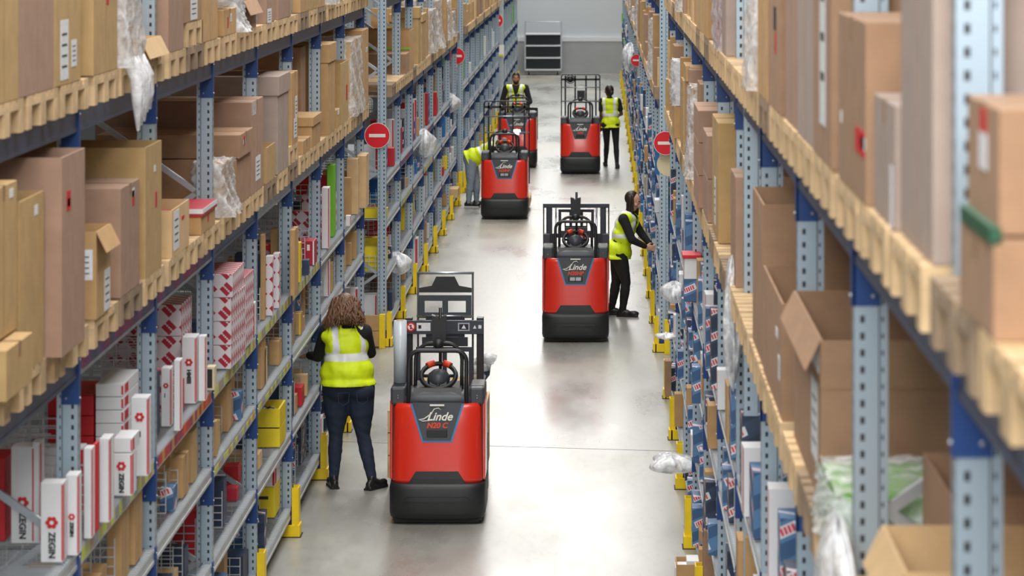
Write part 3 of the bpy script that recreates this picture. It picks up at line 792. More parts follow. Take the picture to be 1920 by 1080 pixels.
# ---------------------------------------------------------------- yellow column guards, signs, barrier
def guard_meshes():
    b = MB(); b.box(0, .01, -.08, .08, 0, .4, 'guard', .002); b.box(-.045, 0, -.08, -.072, .1, .4, 'guard'); b.box(-.045, 0, .072, .08, .1, .4, 'guard')
    a = b.mesh('impact_plate')
    b = MB(); b.box(-.19, 0, -.1, -.075, 0, .1, 'guard', .003); b.box(-.19, 0, .075, .1, 0, .1, 'guard', .003); b.box(-.02, .02, -.1, .1, 0, .1, 'guard', .003)
    b.box(-.2, .03, -.11, .11, 0, .006, 'rubber')
    return a, b.mesh('foot_bracket')
GA, GB = guard_meshes()
def guard(mod, i, note=None):
    s, y0, p, nb, nm, x = MODS[mod]
    t = thing('column_guard', f"yellow column guard bolted to the floor, {note or ORD[i]+' upright'} of {nm}", 'guard', (x-s*.055, y0+i*p-.02, 0), 0 if s < 0 else PI, 'yellow column guards along the aisle')
    link('impact_plate', GA, t); link('foot_bracket', GB, t)
for md, a, c_ in (('L1', 3, 9), ('L2', 0, 7), ('L3', 0, 8), ('L4', 0, 6), ('R1', 3, 11), ('R2', 0, 7), ('R3', 0, 8), ('R4', 0, 6)):
    for i in range(a, c_+1): guard(md, i)
def sign(x, y, z, r, label, bar_only=False):
    t = thing('no_entry_sign', label, 'sign', (x, y, z), 0, 'round red no entry signs')
    MB().tube([(0, 0, 0), (0, .003, 0)], r, 'signwhite', 48).build('rim', t)
    MB().tube([(0, -.002, 0), (0, .001, 0)], r*.96, 'signred', 48).build('disc', t)
    MB().box(-r*.64, r*.64, -.005, 0, -r*.13, r*.13, 'signwhite').build('bar', t)
    return t
def at(px_, py_, Z): return ((px_-XV)*Z/F, Z, H-(py_-YV)*Z/F)
x, y, z = at(707.5, 254, 39.32); sign(x, y-.02, z, .151, 'large round red no entry sign on the left, first upright of the second rack')
x, y, z = at(856, 105, 61.7); sign(x, y-.02, z, .155, 'round red no entry sign on the first upright of the third left rack')
x, y, z = at(929, 38.5, 86.4); sign(x, y-.02, z, .2, 'round red no entry sign near top, in front of the white back wall side')
x, y, z = at(1246, 268, 38.8); sign(x+.01, y-.03, z, .138, 'half hidden round red no entry sign at the second right rack')
x, y, z = at(1194, 113, 61.4); sign(x, y-.03, z, .115, 'small half hidden round red no entry sign on the far right rack')
x, y, z = at(1254, 308, 38.85)
tag(MB().tube([(0, 0, 0), (0, .003, 0)], .14, 'cream', 40).build('round_plate', None, (x, y, z)), 'plain cream round plate below the half hidden red sign on the right', 'plate')
x, y, z = at(937, 95, 86.3); b = MB().box(-.11, .11, 0, .004, -.15, .15, 'signwhite').box(-.02, .09, -.002, 0, -.15, -.1, 'yellow')
tag(b.build('notice', None, (x, y, z)), 'white paper notice on the grey post below the far left red sign', 'notice')
x, y, z = at(941, 0, 86.9); tag(MB().box(-.06, .06, -.06, .06, 0, 6, 'steel').build('steel_column', None, (x, 86.45, 0)), 'plain grey steel column holding the white notice at the farthest left rack', 'column')
# timber end barriers where the cross aisle meets a rack
for k, (s, y, X0, lab) in enumerate(((-1, 39.15, -2.53, 'timber plank barrier at the end of the second left rack'), (-1, 61.55, -2.53, 'timber plank barrier at the end of the third left rack'), (1, 38.65, .8, 'timber plank barrier at the end of the second right rack'))):
    t = thing('end_barrier', lab, 'barrier', (X0, y, 0), 0 if s < 0 else PI)
    MB().box(-1.1, -.04, 0, .05, .02, .2, 'tan', .003).box(-1.1, -.04, 0, .05, .205, .385, 'tan', .003).build('planks', t)
    MB().box(-.04, .03, -.01, .06, 0, .4, 'guard', .003).build('end_post', t); MB().box(-1.17, -1.1, -.01, .06, 0, .4, 'guard', .003).build('end_post', t)
# roll cage trolley by the back wall
def trolley(X0, X1, Y, zt):
    t = thing('shelf_trolley', 'silver shelf trolley with four shelves standing by the white back wall', 'trolley', ((X0+X1)/2, Y, 0))
    w_ = (X1-X0)/2; b = MB()
    for sx in (-1, 1):
        for yy in (0, .7): b.box(sx*w_-.02, sx*w_+.02, yy-.02, yy+.02, .18, zt, 'steel')
    b.tube([(-w_, 0, zt-.02), (-w_+.04, 0, zt), (w_-.04, 0, zt), (w_, 0, zt-.02)], .014, 'steel', 6); b.build('frame', t)
    for z in (.19, .58, .98, 1.36):
        o = MB().box(-w_, w_, -.02, .72, z-.04, z, 'white', .005).build('shelf', t)
    MB().box(-w_, w_, .7, .71, .19, 1.36, 'trimgrey').build('back_panel', t)
    for sx in (-1, 1):
        for yy in (.1, .6):
            c = MB().tube([(sx*(w_-.12)-.02, yy, .07), (sx*(w_-.12)+.02, yy, .07)], .07, 'rubber', 14).box(sx*(w_-.12)-.03, sx*(w_-.12)+.03, yy-.03, yy+.03, .07, .17, 'steel').build('caster', t)
trolley((984-XV)*109/F, (1052-XV)*109/F, 109.3, 1.75)
# ---------------------------------------------------------------- people
M['skin'] = mat('skin', srgb(214, 164, 136), .5, 0, .03, 20)
M['skindark'] = mat('skin_tanned', srgb(178, 124, 94), .5)
M['skindeep'] = mat('skin_deep_brown', srgb(110, 74, 58), .5)
M['hivis'] = mat('hi_vis_fabric', srgb(222, 246, 20), .6, 0, .07, 7)
M['reflect'] = mat('reflective_tape', srgb(236, 240, 242), .3)
M['knit'] = mat('black_knit', (.012, .012, .014), .85)
M['denim'] = mat('dark_denim', srgb(34, 46, 66), .8, 0, .25, 9)
M['jeans'] = mat('grey_jeans', srgb(138, 152, 166), .8, 0, .1, 9)
M['blacktrouser'] = mat('black_trouser', (.012, .012, .013), .8)
M['shoe'] = mat('black_leather', (.02, .02, .02), .35)
M['hairbrown'] = mat('hair_brown', srgb(104, 72, 50), .5, 0, .4, 30)
M['hairdark'] = mat('hair_dark', srgb(44, 30, 26), .45, 0, .3, 30)
M['hairblack'] = mat('hair_black', srgb(26, 22, 22), .5)
M['eyewhite'] = mat('eye_white', (.8, .8, .8), .3)
M['lips'] = mat('lips', srgb(176, 96, 88), .5)

def blend(mb, name, m, vox, parent, smooth=6, cut=None, paint=None, solid=0, disp=0):
    """fuse the shapes in mb into one continuous skin"""
    me = bpy.data.meshes.new(name); mb.bm.to_mesh(me); mb.bm.free()
    o = bpy.data.objects.new(name, me); C.objects.link(o)
    r = o.modifiers.new('r', 'REMESH'); r.mode = 'VOXEL'; r.voxel_size = vox; r.use_smooth_shade = True
    s = o.modifiers.new('s', 'SMOOTH'); s.factor = .5; s.iterations = smooth
    dg = bpy.context.evaluated_depsgraph_get(); out = bpy.data.meshes.new_from_object(o.evaluated_get(dg))
    bpy.data.objects.remove(o); out.name = name; out.materials.clear()
    for x in (m if isinstance(m, tuple) else (m,)): out.materials.append(M[x])
    if cut or disp:
        bm = bmesh.new(); bm.from_mesh(out)
        if disp:
            for v in bm.verts: v.co += v.normal*disp(v.co)
        if cut: bmesh.ops.delete(bm, geom=[v for v in bm.verts if cut(v.co)], context='VERTS')
        if solid: bmesh.ops.solidify(bm, geom=bm.faces[:], thickness=solid)
        bm.to_mesh(out); bm.free()
    for p in out.polygons:
        p.use_smooth = True
        p.material_index = paint(p.center) if paint else 0
    return link(name, out, parent)
def cap(b, a, c, r0, r1, flat=None):
    b.tube([a, c], [r0, r1], 'skin', 14); b.ball(a, r0, 'skin', 3); b.ball(c, r1, 'skin', 3); return b
def lerp(a, b, t): return Vector(a)*(1-t)+Vector(b)*t
def frame(f, up):
    f = Vector(f).normalized(); up = Vector(up); s = f.cross(up).normalized(); u = s.cross(f)
    return s, f, u
def ell(b, c, axes, r, sub=3, m='skin'):
    s, f, u = axes; rot = Matrix((s, f, u)).transposed().to_4x4()
    b.ball(c, r, m, sub, rot)
def hand(b, w_, d, n, thumb, curl=.5, sc=1):
    """w_ wrist, d direction of the palm, n palm normal, thumb: +1/-1 side"""
    d = Vector(d).normalized(); n = Vector(n).normalized(); sx = d.cross(n).normalized()*thumb; n = sx.cross(d)*thumb if False else n
    n = (n-d*n.dot(d)).normalized()
    p = Vector(w_)+d*.045*sc
    rot = Matrix((sx, d, n)).transposed().to_4x4()
    b.ball(p, (.04*sc, .052*sc, .016*sc), 'skin', 3, rot)
    cap(b, w_, Vector(w_)+d*.03, .024*sc, .022*sc)
    for k, L in enumerate((.07, .078, .073, .058)):
        base = Vector(w_)+d*.082*sc+sx*(.03-.02*k)*sc
        d1 = (d+n*curl*.5+sx*(.08-.05*k)).normalized(); d2 = (d+n*curl*1.3).normalized(); d3 = (d*.6+n*curl*2).normalized()
        a = base+d1*L*.45*sc; c2 = a+d2*L*.32*sc; e = c2+d3*L*.25*sc
        cap(b, base, a, .0092*sc, .0086*sc); cap(b, a, c2, .0086*sc, .008*sc); cap(b, c2, e, .008*sc, .0068*sc)
    tb = Vector(w_)+d*.03*sc+sx*.03*sc; t1 = tb+(sx*.8+d*.7+n*.3).normalized()*.036*sc; t2 = t1+(sx*.25+d+n*.4).normalized()*.03*sc
    cap(b, tb, t1, .012*sc, .0105*sc); cap(b, t1, t2, .0105*sc, .008*sc)
def shoe(t, ank, d, m='shoe', sole='rubber', tiptoe=0):
    d = Vector(d).normalized(); s = d.cross(Vector((0, 0, 1))).normalized(); u = s.cross(d)
    g = Vector((ank[0], ank[1], ank[2]-.085)); rot = Matrix((s, d, u)).transposed().to_4x4()
    b = MB(); b.ball(g+d*.13+u*.045, (.045, .085, .038), 'skin', 3, rot); b.ball(g+d*.03+u*.05, (.038, .08, .045), 'skin', 3, rot); b.ball(g-d*.035+u*.045, (.036, .045, .045), 'skin', 3, rot)
    cap(b, g+u*.06-d*.005, g+u*.1-d*.01, .04, .04)
    b.bar(g-d*.07+u*.012, g+d*.2+u*.012, .07, .024, 'skin', u)
    o = blend(b, 'shoe', m, .007, t, 4)
    b = MB(); b.bar(g-d*.075+u*.008, g+d*.19+u*.008, .078, .016, sole, u); b.build('sole', o)
    if m == 'shoe':
        b = MB()
        for k in range(4): b.bar(g+d*(.045+.02*k)+u*(.098-.011*k)-s*.022, g+d*(.045+.02*k)+u*(.098-.011*k)+s*.022, .005, .004, 'eyewhite' if sole == 'eyewhite' else 'trimgrey', u)
        b.build('laces', o)
def person(label, loc, J, fwd, hf, hup, cfg):
    """J: joints relative to loc; fwd: chest facing; hf/hup: head facing and head up"""
    t = thing('person', label, 'person', loc, 0)
    J = {k: Vector(v) for k, v in J.items()}
    skin = cfg.get('skin', 'skin'); fem = cfg.get('fem', True); g = cfg.get('girth', 1.0)
    pel, ne = J['pelvis'], J['neck']; up = (ne-pel).normalized()
    S, Fw, U = frame(fwd, up)      # S = right-hand side of the body, Fw forward
    L = (ne-pel).length
    hc = J['head']; hs, hfw, hu = frame(hf, hup)
    # --- continuous body
    b = MB()
    ell(b, pel, (S, Fw, U), (.14*g, .10*g, .11)); ell(b, lerp(pel, ne, .4), (S, Fw, U), (.115*g, .085*g, .13)); ell(b, lerp(pel, ne, .75), (S, Fw, U), (.145, .10, .15))
    cap(b, ne-up*.04, hc-hu*.05, .055 if fem else .062, .05)
    ell(b, hc+hu*.02-hfw*.01, (hs, hfw, hu), (.072, .092, .095)); ell(b, hc-hu*.045+hfw*.022, (hs, hfw, hu), (.054, .062, .062)); ell(b, hc-hu*.088+hfw*.05, (hs, hfw, hu), (.028, .026, .022))
    b.tube([hc+hu*.03+hfw*.085, hc-hu*.005+hfw*.098, hc-hu*.022+hfw*.106, hc-hu*.03+hfw*.09], [.008, .011, .015, .012], 'skin', 8)
    ell(b, hc+hu*.028+hfw*.076, (hs, hfw, hu), (.05, .016, .012)); ell(b, hc-hu*.052+hfw*.083, (hs, hfw, hu), (.024, .013, .011))
    for s in (-1, 1):
        ell(b, hc-hu*.005+hs*s*.077-hfw*.01, (hs, hfw, hu), (.011, .02, .03)); ell(b, hc-hu*.02+hs*s*.04+hfw*.062, (hs, hfw, hu), (.024, .024, .024))
        k = 'R' if s > 0 else 'L'
        sh, el, wr = J['sh'+k], J['el'+k], J['wr'+k]
        cap(b, ne-up*.07, sh, .06, .05); cap(b, sh, el, .046, .036); cap(b, el, wr, .036, .025)
        hd = J.get('hand'+k, (wr-el)); hand(b, wr, hd, J.get('palm'+k, Vector((0, 0, -1))), J.get('th'+k, Vector((1, 0, 0)))[0], cfg.get('curl', .4))
        cap(b, J['hip'+k], J['kn'+k], .07*g, .048); cap(b, J['kn'+k], J['an'+k], .046, .034)
    blend(b, 'body', skin, .0065, t, 3)
    # --- trousers
    b = MB(); tg = cfg.get('tg', 1.0)
    ell(b, pel-up*.02, (S, Fw, U), (.165*tg*g, .135*g, .12)); ell(b, pel+up*.07, (S, Fw, U), (.14*g, .11*g, .09))
    for k in 'RL':
        hp, kn, an = J['hip'+k], J['kn'+k], J['an'+k]
        ell(b, hp-Fw*.035-up*.01, (S, Fw, U), (.095*g, .11*g, .11))
        cap(b, hp, lerp(hp, kn, .5), .105*tg*g, .085*tg*g); cap(b, lerp(hp, kn, .5), kn, .085*tg*g, .064*tg)
        cap(b, kn, lerp(kn, an, .35), .062*tg, .064*tg); cap(b, lerp(kn, an, .35), an+Vector((0, 0, .0)), .064*tg, .042*tg)
    am = min(J['anL'].z, J['anR'].z)
    tr = blend(b, 'trousers', cfg['trouser'], .009, t, 5, cut=lambda c: c.z < (J['anL'].z if (c-J['anL']).length < (c-J['anR']).length else J['anR'].z)-.02, disp=lambda c: .0018*math.sin(c.z*80+c.x*40)*math.sin(c.y*30+c.z*13) if c.z < .6 else 0)
    if cfg.get('pockets'):
        for s in (-1, 1):
            p = pel-up*.11+S*s*.085-Fw*.182; bb = MB(); pts = [(-.05, .05), (.05, .05), (.046, -.03), (0, -.06), (-.046, -.03)]
            for (x0, z0), (x1, z1) in zip(pts, pts[1:]+pts[:1]): bb.bar(p+S*x0+U*z0, p+S*x1+U*z1, .005, .004, 'navy', Fw)
            bb.build('back_pocket', tr)
    # --- shirt
    b = MB()
    gs = min(g, 1.08); ell(b, lerp(pel, ne, .22), (S, Fw, U), (.145*gs, .11*gs, .12)); ell(b, lerp(pel, ne, .5), (S, Fw, U), (.13*gs, .10*gs, .14)); ell(b, lerp(pel, ne, .76), (S, Fw, U), (.16, .11, .14))
    if fem:
        for s in (-1, 1): ell(b, lerp(pel, ne, .7)+S*s*.065+Fw*.07, (S, Fw, U), (.062, .06, .062))
    cap(b, ne-up*.07, ne+up*.0, .075, .058)
    sl = cfg.get('sleeve', 1)
    for k in 'RL':
        sh, el, wr = J['sh'+k], J['el'+k], J['wr'+k]
        cap(b, ne-up*.075, sh-up*.01, .07, .068)
        if sl >= 1: cap(b, sh, el, .066, .052); cap(b, el, lerp(el, wr, .93), .052, .036)
        else: cap(b, sh, lerp(sh, el, sl), .066, .062)
    blend(b, 'sweater' if sl >= 1 else 'short_sleeved_top', cfg.get('shirt', 'knit'), .009, t, 4)
    # --- vest
    b = MB(); vg = cfg.get('vg', 1.0); hem = cfg.get('hem', -.03)
    gv = max(1.0, g*.94); ell(b, pel+up*(hem+.0), (S, Fw, U), (.205*g*vg, .178*g*vg, .11)); ell(b, pel+up*(hem+.1), (S, Fw, U), (.195*g*vg, .165*g*vg, .17)); ell(b, lerp(pel, ne, .35), (S, Fw, U), (.17*gv*vg, .14*gv*vg, .18)); ell(b, lerp(pel, ne, .6), (S, Fw, U), (.168*gv*vg, .138*gv*vg, .17)); ell(b, lerp(pel, ne, .8), (S, Fw, U), (.185*gv, .135, .12))
    if fem:
        for s in (-1, 1): ell(b, lerp(pel, ne, .68)+S*s*.065+Fw*.085, (S, Fw, U), (.07, .065, .07))
    for s in (-1, 1):
        k = 'R' if s > 0 else 'L'; cap(b, ne-up*.085+S*s*.04, lerp(ne-up*.09, J['sh'+k], .82), .085, .072)
    band = cfg.get('band', (.30, .40))
    def uv(c):
        c = Vector(c)-pel; return c.dot(S), c.dot(Fw), c.dot(U)/L
    vneck = cfg.get('vneck', False)
    def cutf(c):
        u, f, v = uv(c)
        if v < hem/L: return True
        if v > 1.08: return True
        if v > .95 and abs(u) < .055 and f > -.05: return True
        if f > 0 and abs(u) < .012+.11*max(0, (v-.55))*(1.3 if vneck else .8): return True
        if abs(u) > .222*max(1, g*.96) and v > .5: return True
        return False
    vb = cfg.get('vband', .105)
    def pt(c):
        u, f, v = uv(c)
        if band[0] < v < band[1]: return 1
        if abs(abs(u)-vb) < .026 and v > band[0]: return 1
        if cfg.get('band2') and cfg['band2'][0] < v < cfg['band2'][1]: return 1
        return 0
    blend(b, 'hi_vis_vest', ('hivis', 'reflect'), .0085, t, 5, cut=cutf, paint=pt, solid=.004, disp=lambda c: .004*math.sin(c.z*38+c.x*22)+.003*math.sin(c.x*60+c.z*9))
    # --- face
    eyes = MB()
    for s in (-1, 1):
        e = hc+hu*.012+hs*s*.031+hfw*.082
        eyes.ball(e, (.0125, .008, .007), 'eyewhite', 2, Matrix((hs, hfw, hu)).transposed().to_4x4()); eyes.ball(e+hfw*.006, .0058, 'ink', 2)
    eyes.build('eyes', t)
    br = MB()
    for s in (-1, 1): br.bar(hc+hu*.037+hs*s*.015+hfw*.091, hc+hu*.036+hs*s*.05+hfw*.078, .006, .007, cfg['hair'], hu)
    br.build('eyebrows', t)
    MB().bar(hc-hu*.052-hs*.022+hfw*.09, hc-hu*.052+hs*.022+hfw*.09, .008, .009, 'lips', hu).build('lips', t)
    # --- hair
    b = MB(); style = cfg['style']; m = cfg['hair']
    def shell(vol=.012):
        ell(b, hc+hu*.03-hfw*.022, (hs, hfw, hu), (.078+vol, .092+vol, .092+vol), 3, m)
    if style == 'long_wavy':
        shell(.02); ell(b, hc-hu*.05-hfw*.07, (hs, hfw, hu), (.115, .07, .12), 3, m); rr = random.Random(5)
        for k in range(150):
            a = rr.uniform(-2.0, 2.0); st = hc+hu*rr.uniform(.03, .1)+hs*math.sin(a)*.09-hfw*math.cos(a)*.09
            ph = rr.uniform(0, 6); p = []; out_ = hs*math.sin(a)-hfw*math.cos(a)
            for q in range(7):
                w_ = .014*math.sin(ph+q*1.6); p.append(st-hu*q*.042*rr.uniform(.8, 1.05)+out_*(.012+.012*q+w_*.8)+hs*w_*1.2)
            b.tube(p, [.012, .013, .012, .012, .011, .009, .003], m, 5)
        o = b.build('hair', t)
    elif style == 'long_straight':
        ell(b, hc+hu*.035-hfw*.04, (hs, hfw, hu), (.084, .088, .096), 3, m); rr = random.Random(9)
        for k in range(110):
            a = rr.uniform(-1.55, 1.55); st = hc+hu*rr.uniform(.04, .1)+hs*math.sin(a)*.08-hfw*math.cos(a)*.085
            out_ = hs*math.sin(a)-hfw*math.cos(a); p = [st-Vector((0, 0, 1))*q*.055+out_*(.006+.01*math.sin(q*.5)) for q in range(6)]
            b.tube(p, [.013, .014, .014, .012, .01, .004], m, 5)
        o = b.build('hair', t)
    elif style == 'bun':
        shell(.01); ell(b, hc-hu*.03-hfw*.105, (hs, hfw, hu), (.045, .045, .05)); ell(b, hc-hu*.03-hfw*.05, (hs, hfw, hu), (.07, .06, .07)); o = blend(b, 'hair', m, .008, t, 3)
    else:
        ell(b, hc+hu*.038-hfw*.018, (hs, hfw, hu), (.079, .096, .09))
        o = blend(b, 'hair', m, .007, t, 3, cut=lambda c: (Vector(c)-hc).dot(hfw) > .05 and (Vector(c)-hc).dot(hu) < .075)
        if cfg.get('beard'):
            b = MB(); ell(b, hc-hu*.07+hfw*.03, (hs, hfw, hu), (.06, .066, .05)); ell(b, hc-hu*.035+hfw*.01, (hs, hfw, hu), (.074, .05, .05))
            blend(b, 'beard', m, .007, t, 3, cut=lambda c: (Vector(c)-hc).dot(hfw) > .05 and (Vector(c)-hc).dot(hu) > -.04)
    for k in 'RL':
        shoe(t, J['an'+k], J.get('toe'+k, fwd), 'shoe', cfg.get('sole', 'rubber'))
    return t

person('woman with wavy brown shoulder-length hair, dark jeans, reaching into the left rack, back to us', (-2.19, 29.45, 0), dict(
    pelvis=(-.025, .02, .93), neck=(-.045, .09, 1.44), head=(-.06, .13, 1.57),
    hipL=(-.115, .02, .88), hipR=(.085, .02, .88), knL=(-.125, .01, .48), knR=(.115, .0, .48), anL=(-.145, .03, .085), anR=(.2, -.05, .085),
    shL=(-.215, .10, 1.385), shR=(.125, .06, 1.385), elL=(-.30, .22, 1.14), elR=(.165, .24, 1.17), wrL=(-.40, .44, 1.12), wrR=(-.12, .42, 1.12),
    toeL=(-.25, 1, 0), toeR=(.6, 1, 0)), (-.35, 1, 0), (-.2, .85, -.35), (0, .3, 1),
    dict(trouser='denim', style='long_wavy', hair='hairbrown', girth=1.3, tg=1.0, vg=.97, hem=-.01, band=(.40, .53), vband=.125, pockets=True))
person('woman with long dark hair in black clothes and vest reaching into the right rack', (.265, 42.4, 0), dict(
    pelvis=(.0, 0, .84), neck=(.14, -.01, 1.325), head=(.185, -.01, 1.455),
    hipR=(.0, -.09, .80), hipL=(.0, .09, .80), knR=(.09, -.1, .44), knL=(-.03, .09, .44), anR=(.05, -.1, .085), anL=(-.09, .1, .085),
    shR=(.06, -.17, 1.25), shL=(.15, .16, 1.25), elR=(.165, -.235, .99), elL=(.30, .14, 1.02), wrR=(.34, -.17, .895), wrL=(.42, .06, .88),
    handR=(.9, .2, -.2), handL=(.9, -.1, -.3), palmR=(.2, .9, -.3), palmL=(0, -.9, -.3), toeR=(1, -.25, 0), toeL=(1, -.1, 0)), (1, -.25, 0), (.9, -.35, -.35), (.35, -.1, 1),
    dict(trouser='blacktrouser', style='long_straight', hair='hairdark', girth=1.08, hem=-.12, band=(.30, .40), vband=.10, vneck=True))
person('bending worker in light grey jeans and yellow vest behind the middle truck', (-2.214, 58.75, 0), dict(
    pelvis=(-.02, 0, .84), neck=(.42, -.03, 1.07), head=(.555, -.05, 1.08),
    hipR=(-.02, -.09, .80), hipL=(-.02, .09, .80), knR=(-.03, -.12, .43), knL=(.07, .1, .43), anR=(-.06, -.13, .085), anL=(.07, .12, .085),
    shR=(.36, -.18, 1.02), shL=(.38, .15, 1.02), elR=(.44, -.2, .75), elL=(.47, .16, .75), wrR=(.56, -.12, .52), wrL=(.58, .1, .52),
    handR=(.3, .1, -1), handL=(.3, -.1, -1), palmR=(.3, .9, 0), palmL=(0, -.9, 0), toeR=(1, -.15, 0), toeL=(1, .1, 0)), (.45, -.1, -.9), (.7, -.1, -.7), (.7, 0, .7),
    dict(trouser='jeans', style='bun', hair='hairbrown', girth=1.05, tg=1.05, hem=-.06, band=(.4, .52), sole='eyewhite', shirt='knit'))
person('bearded man in yellow vest standing on the truck with the headlight, facing us', (-1.69, 68.85, .166), dict(
    pelvis=(0, 0, .93), neck=(0, -.02, 1.49), head=(0, -.04, 1.62),
    hipR=(-.10, 0, .89), hipL=(.10, 0, .89), knR=(-.12, -.03, .48), knL=(.12, -.03, .48), anR=(-.13, .0, .085), anL=(.13, .0, .085),
    shR=(-.2, -.02, 1.43), shL=(.2, -.02, 1.43), elR=(-.29, -.05, 1.14), elL=(.29, -.08, 1.14), wrR=(-.2, -.30, 1.06), wrL=(.2, -.32, 1.06),
    thR=(-1, 0, 0), thL=(1, 0, 0)), (0, -1, 0), (0, -1, -.1), (0, -.1, 1),
    dict(trouser='blacktrouser', style='short', hair='hairblack', skin='skindark', fem=False, beard=True, girth=1.0, hem=-.05, band=(.28, .38), vband=.11, vneck=True, curl=.9))
person('woman with dark hair bun in black leggings and yellow vest walking away', (.26, 67.8, 0), dict(
    pelvis=(0, .02, .93), neck=(-.02, .04, 1.43), head=(-.035, .05, 1.57),
    hipL=(-.09, .02, .89), hipR=(.09, .02, .89), knL=(-.08, .1, .50), knR=(.11, .02, .48), anL=(-.10, .5, .10), anR=(.13, -.02, .085),
    shL=(-.18, .04, 1.37), shR=(.15, .04, 1.37), elL=(-.19, .05, 1.08), elR=(.22, .12, 1.1), wrL=(-.2, .2, .87), wrR=(.16, .35, 1.05),
    toeL=(-.1, 1, 0), toeR=(0.1, 1, 0)), (.1, 1, 0), (-.5, .85, 0), (0, 0, 1),
    dict(trouser='blacktrouser', style='bun', hair='hairdark', skin='skindeep', girth=1.0, tg=.9, hem=-.1, band=(.26, .38), vband=.11, sleeve=.6))
# ---------------------------------------------------------------- goods in the racks
M['darkgreen'] = mat('dark_green_strap', srgb(20, 84, 56), .5)
def occ(mod, lv, a, b): OCC.setdefault((mod, lv), []).append((a, b))
def free(mod, lv, a, b): return all(b < p or a > q for p, q in OCC.get((mod, lv), []))
PG = 'cartons on the pallets'
def face(side, lv, y0, y1, top, nw, kind, label, X=None, mod=None, base=None, group=PG, **kw):
    """carton on a pallet level; aisle face from y0 to y1, nw = depth into the rack"""
    mod = mod or ('L1' if side < 0 else 'R1')
    zb = base if base is not None else ZB[lv]+PZ+.003
    if X is None: X = -2.44 if side < 0 else .70
    occ(mod, lv, y0, y1)
    X0, X1 = (X-nw, X) if side < 0 else (X, X+nw)
    return carton(kind, X0, X1, y0, y1, zb, top, label, group, side, **kw)
def wrapped(side, lv, y0, y1, top, nw, inner, label, X=None, mod=None, base=None, group=PG, drape=.0):
    """a load under crumpled stretch film"""
    X = X if X is not None else (-2.44 if side < 0 else .70); mod = mod or ('L1' if side < 0 else 'R1')
    zb = base if base is not None else ZB[lv]+PZ+.003; occ(mod, lv, y0, y1)
    X0, X1 = (X-nw, X) if side < 0 else (X, X+nw)
    t = thing('wrapped_load', label, 'wrapped load', ((X0+X1)/2, (y0+y1)/2, zb), 0, group)
    w_, d, h = (X1-X0), y1-y0, top-zb; b = MB(); n = max(1, int(h/.22))
    for k in range(n): b.box(-w_/2+.015, w_/2-.015, -d/2+.015, d/2-.015, h*k/n+.002, h*(k+1)/n-.004, inner, .004)
    b.build('stacked_cartons', t)
    b = MB(); rr = random.Random(int(y0*100)+len(label))
    def sk(u, v):
        a = u*2*PI; sx = max(-1, min(1, 1.35*math.cos(a))); sy = max(-1, min(1, 1.35*math.sin(a)))
        j = .012*math.sin(a*9+v*14)+.008*math.sin(a*17-v*31)
        ex = drape*(1-v)**3
        return Vector((sx*(w_/2+.006+j+(ex if sx*(-side) > .9 else 0)), sy*(d/2+.006+j*.5), -.0*drape+v*(h+.012)))
    b.grid(sk, 48, 20, 'film'); b.grid(lambda u, v: Vector(((u-.5)*w_, (v-.5)*d, h+.012+.01*math.sin(u*17+v*9))), 10, 8, 'film')
    b.build('stretch_film', t, None); return t
def crumple(name, label, cat, loc, r, m='bag', seed=1, group=None, hang=0):
    """a crumpled plastic bag: folded sheet with depth"""
    rr = random.Random(seed); ph = [rr.uniform(0, 6) for _ in range(6)]; b = MB()
    def f(u, v):
        a = u*2*PI; q = PI*v; k = 1+.22*math.sin(3*a+ph[0]+4*v)+.13*math.sin(7*a+ph[1]-5*v)+.09*math.sin(13*a+ph[2])
        return Vector((r[0]*math.sin(q)*math.cos(a)*k, r[1]*math.sin(q)*math.sin(a)*k, r[2]*math.cos(q)*(1+.15*math.sin(5*a+ph[3]))-hang*abs(math.sin(2*a+ph[4]))*v))
    b.grid(f, 40, 20, m); o = b.build(name); o.location = loc; tag(o, label, cat, group); return o

# --- near left rack, upper pallets
A = 'A'
face(-1, A, 13.36, 14.04, 5.5, 1.0, 'ochre', 'tall yellowish carton at the left picture edge, upper pallets of near left rack')
face(-1, A, 14.07, 14.95, 5.5, 1.05, 'pinkish', 'tall pinkish brown carton on upper pallets, left of the one with two white labels')
face(-1, A, 14.98, 15.73, 5.5, 1.05, 'ochre', 'tall yellowish carton with two white labels on upper pallets', lab=(('a', .2, .5, .02, .24, 'label'), ('a', .62, .82, .06, .16, 'label')))
face(-1, A, 16.13, 16.93, 5.5, 1.0, 'ochre', 'tall yellowish carton with small red sticker on upper pallets beside hanging film', lab=(('a', .52, .62, .27, .33, 'red'),))
wl = wrapped(-1, A, 17.0, 17.62, 5.45, .9, 'tan', 'film wrapped load with torn ends hanging over the upper left beam', drape=.05)
for k in range(5):
    b = MB(); x0 = -2.385; yy = 17.1+k*.11; l = R.uniform(.12, .3)
    b.tube([(x0-.03, yy, 4.3), (x0+.015, yy+.01, 4.2), (x0+.02, yy+.02, 4.2-l*.5), (x0+.02, yy+.05, 4.2-l)], [.03, .035, .028, .008], 'film', 6)
    o = b.build('torn_end', wl); o.location = -wl.location
face(-1, A, 17.8, 18.6, 4.37, .5, 'paletan', 'low open carton with slanted flap between hanging film and pinkish carton, upper left', open_='flap')
face(-1, A, 18.95, 19.63, 5.5, .95, 'pinkish', 'tall pinkish carton on upper left pallets right of the low open carton')
face(-1, A, 19.68, 20.5, 5.5, .95, 'brown', 'brown carton with long white label raised on two stacked pallets, upper left', base=ZB[A]+2*PZ+.006, lab=(('a', .35, .75, 0.01, .16, 'label'),))
face(-1, A, 20.54, 21.4, 5.5, .95, 'tan', 'tall tan carton right of the double pallet, upper left')
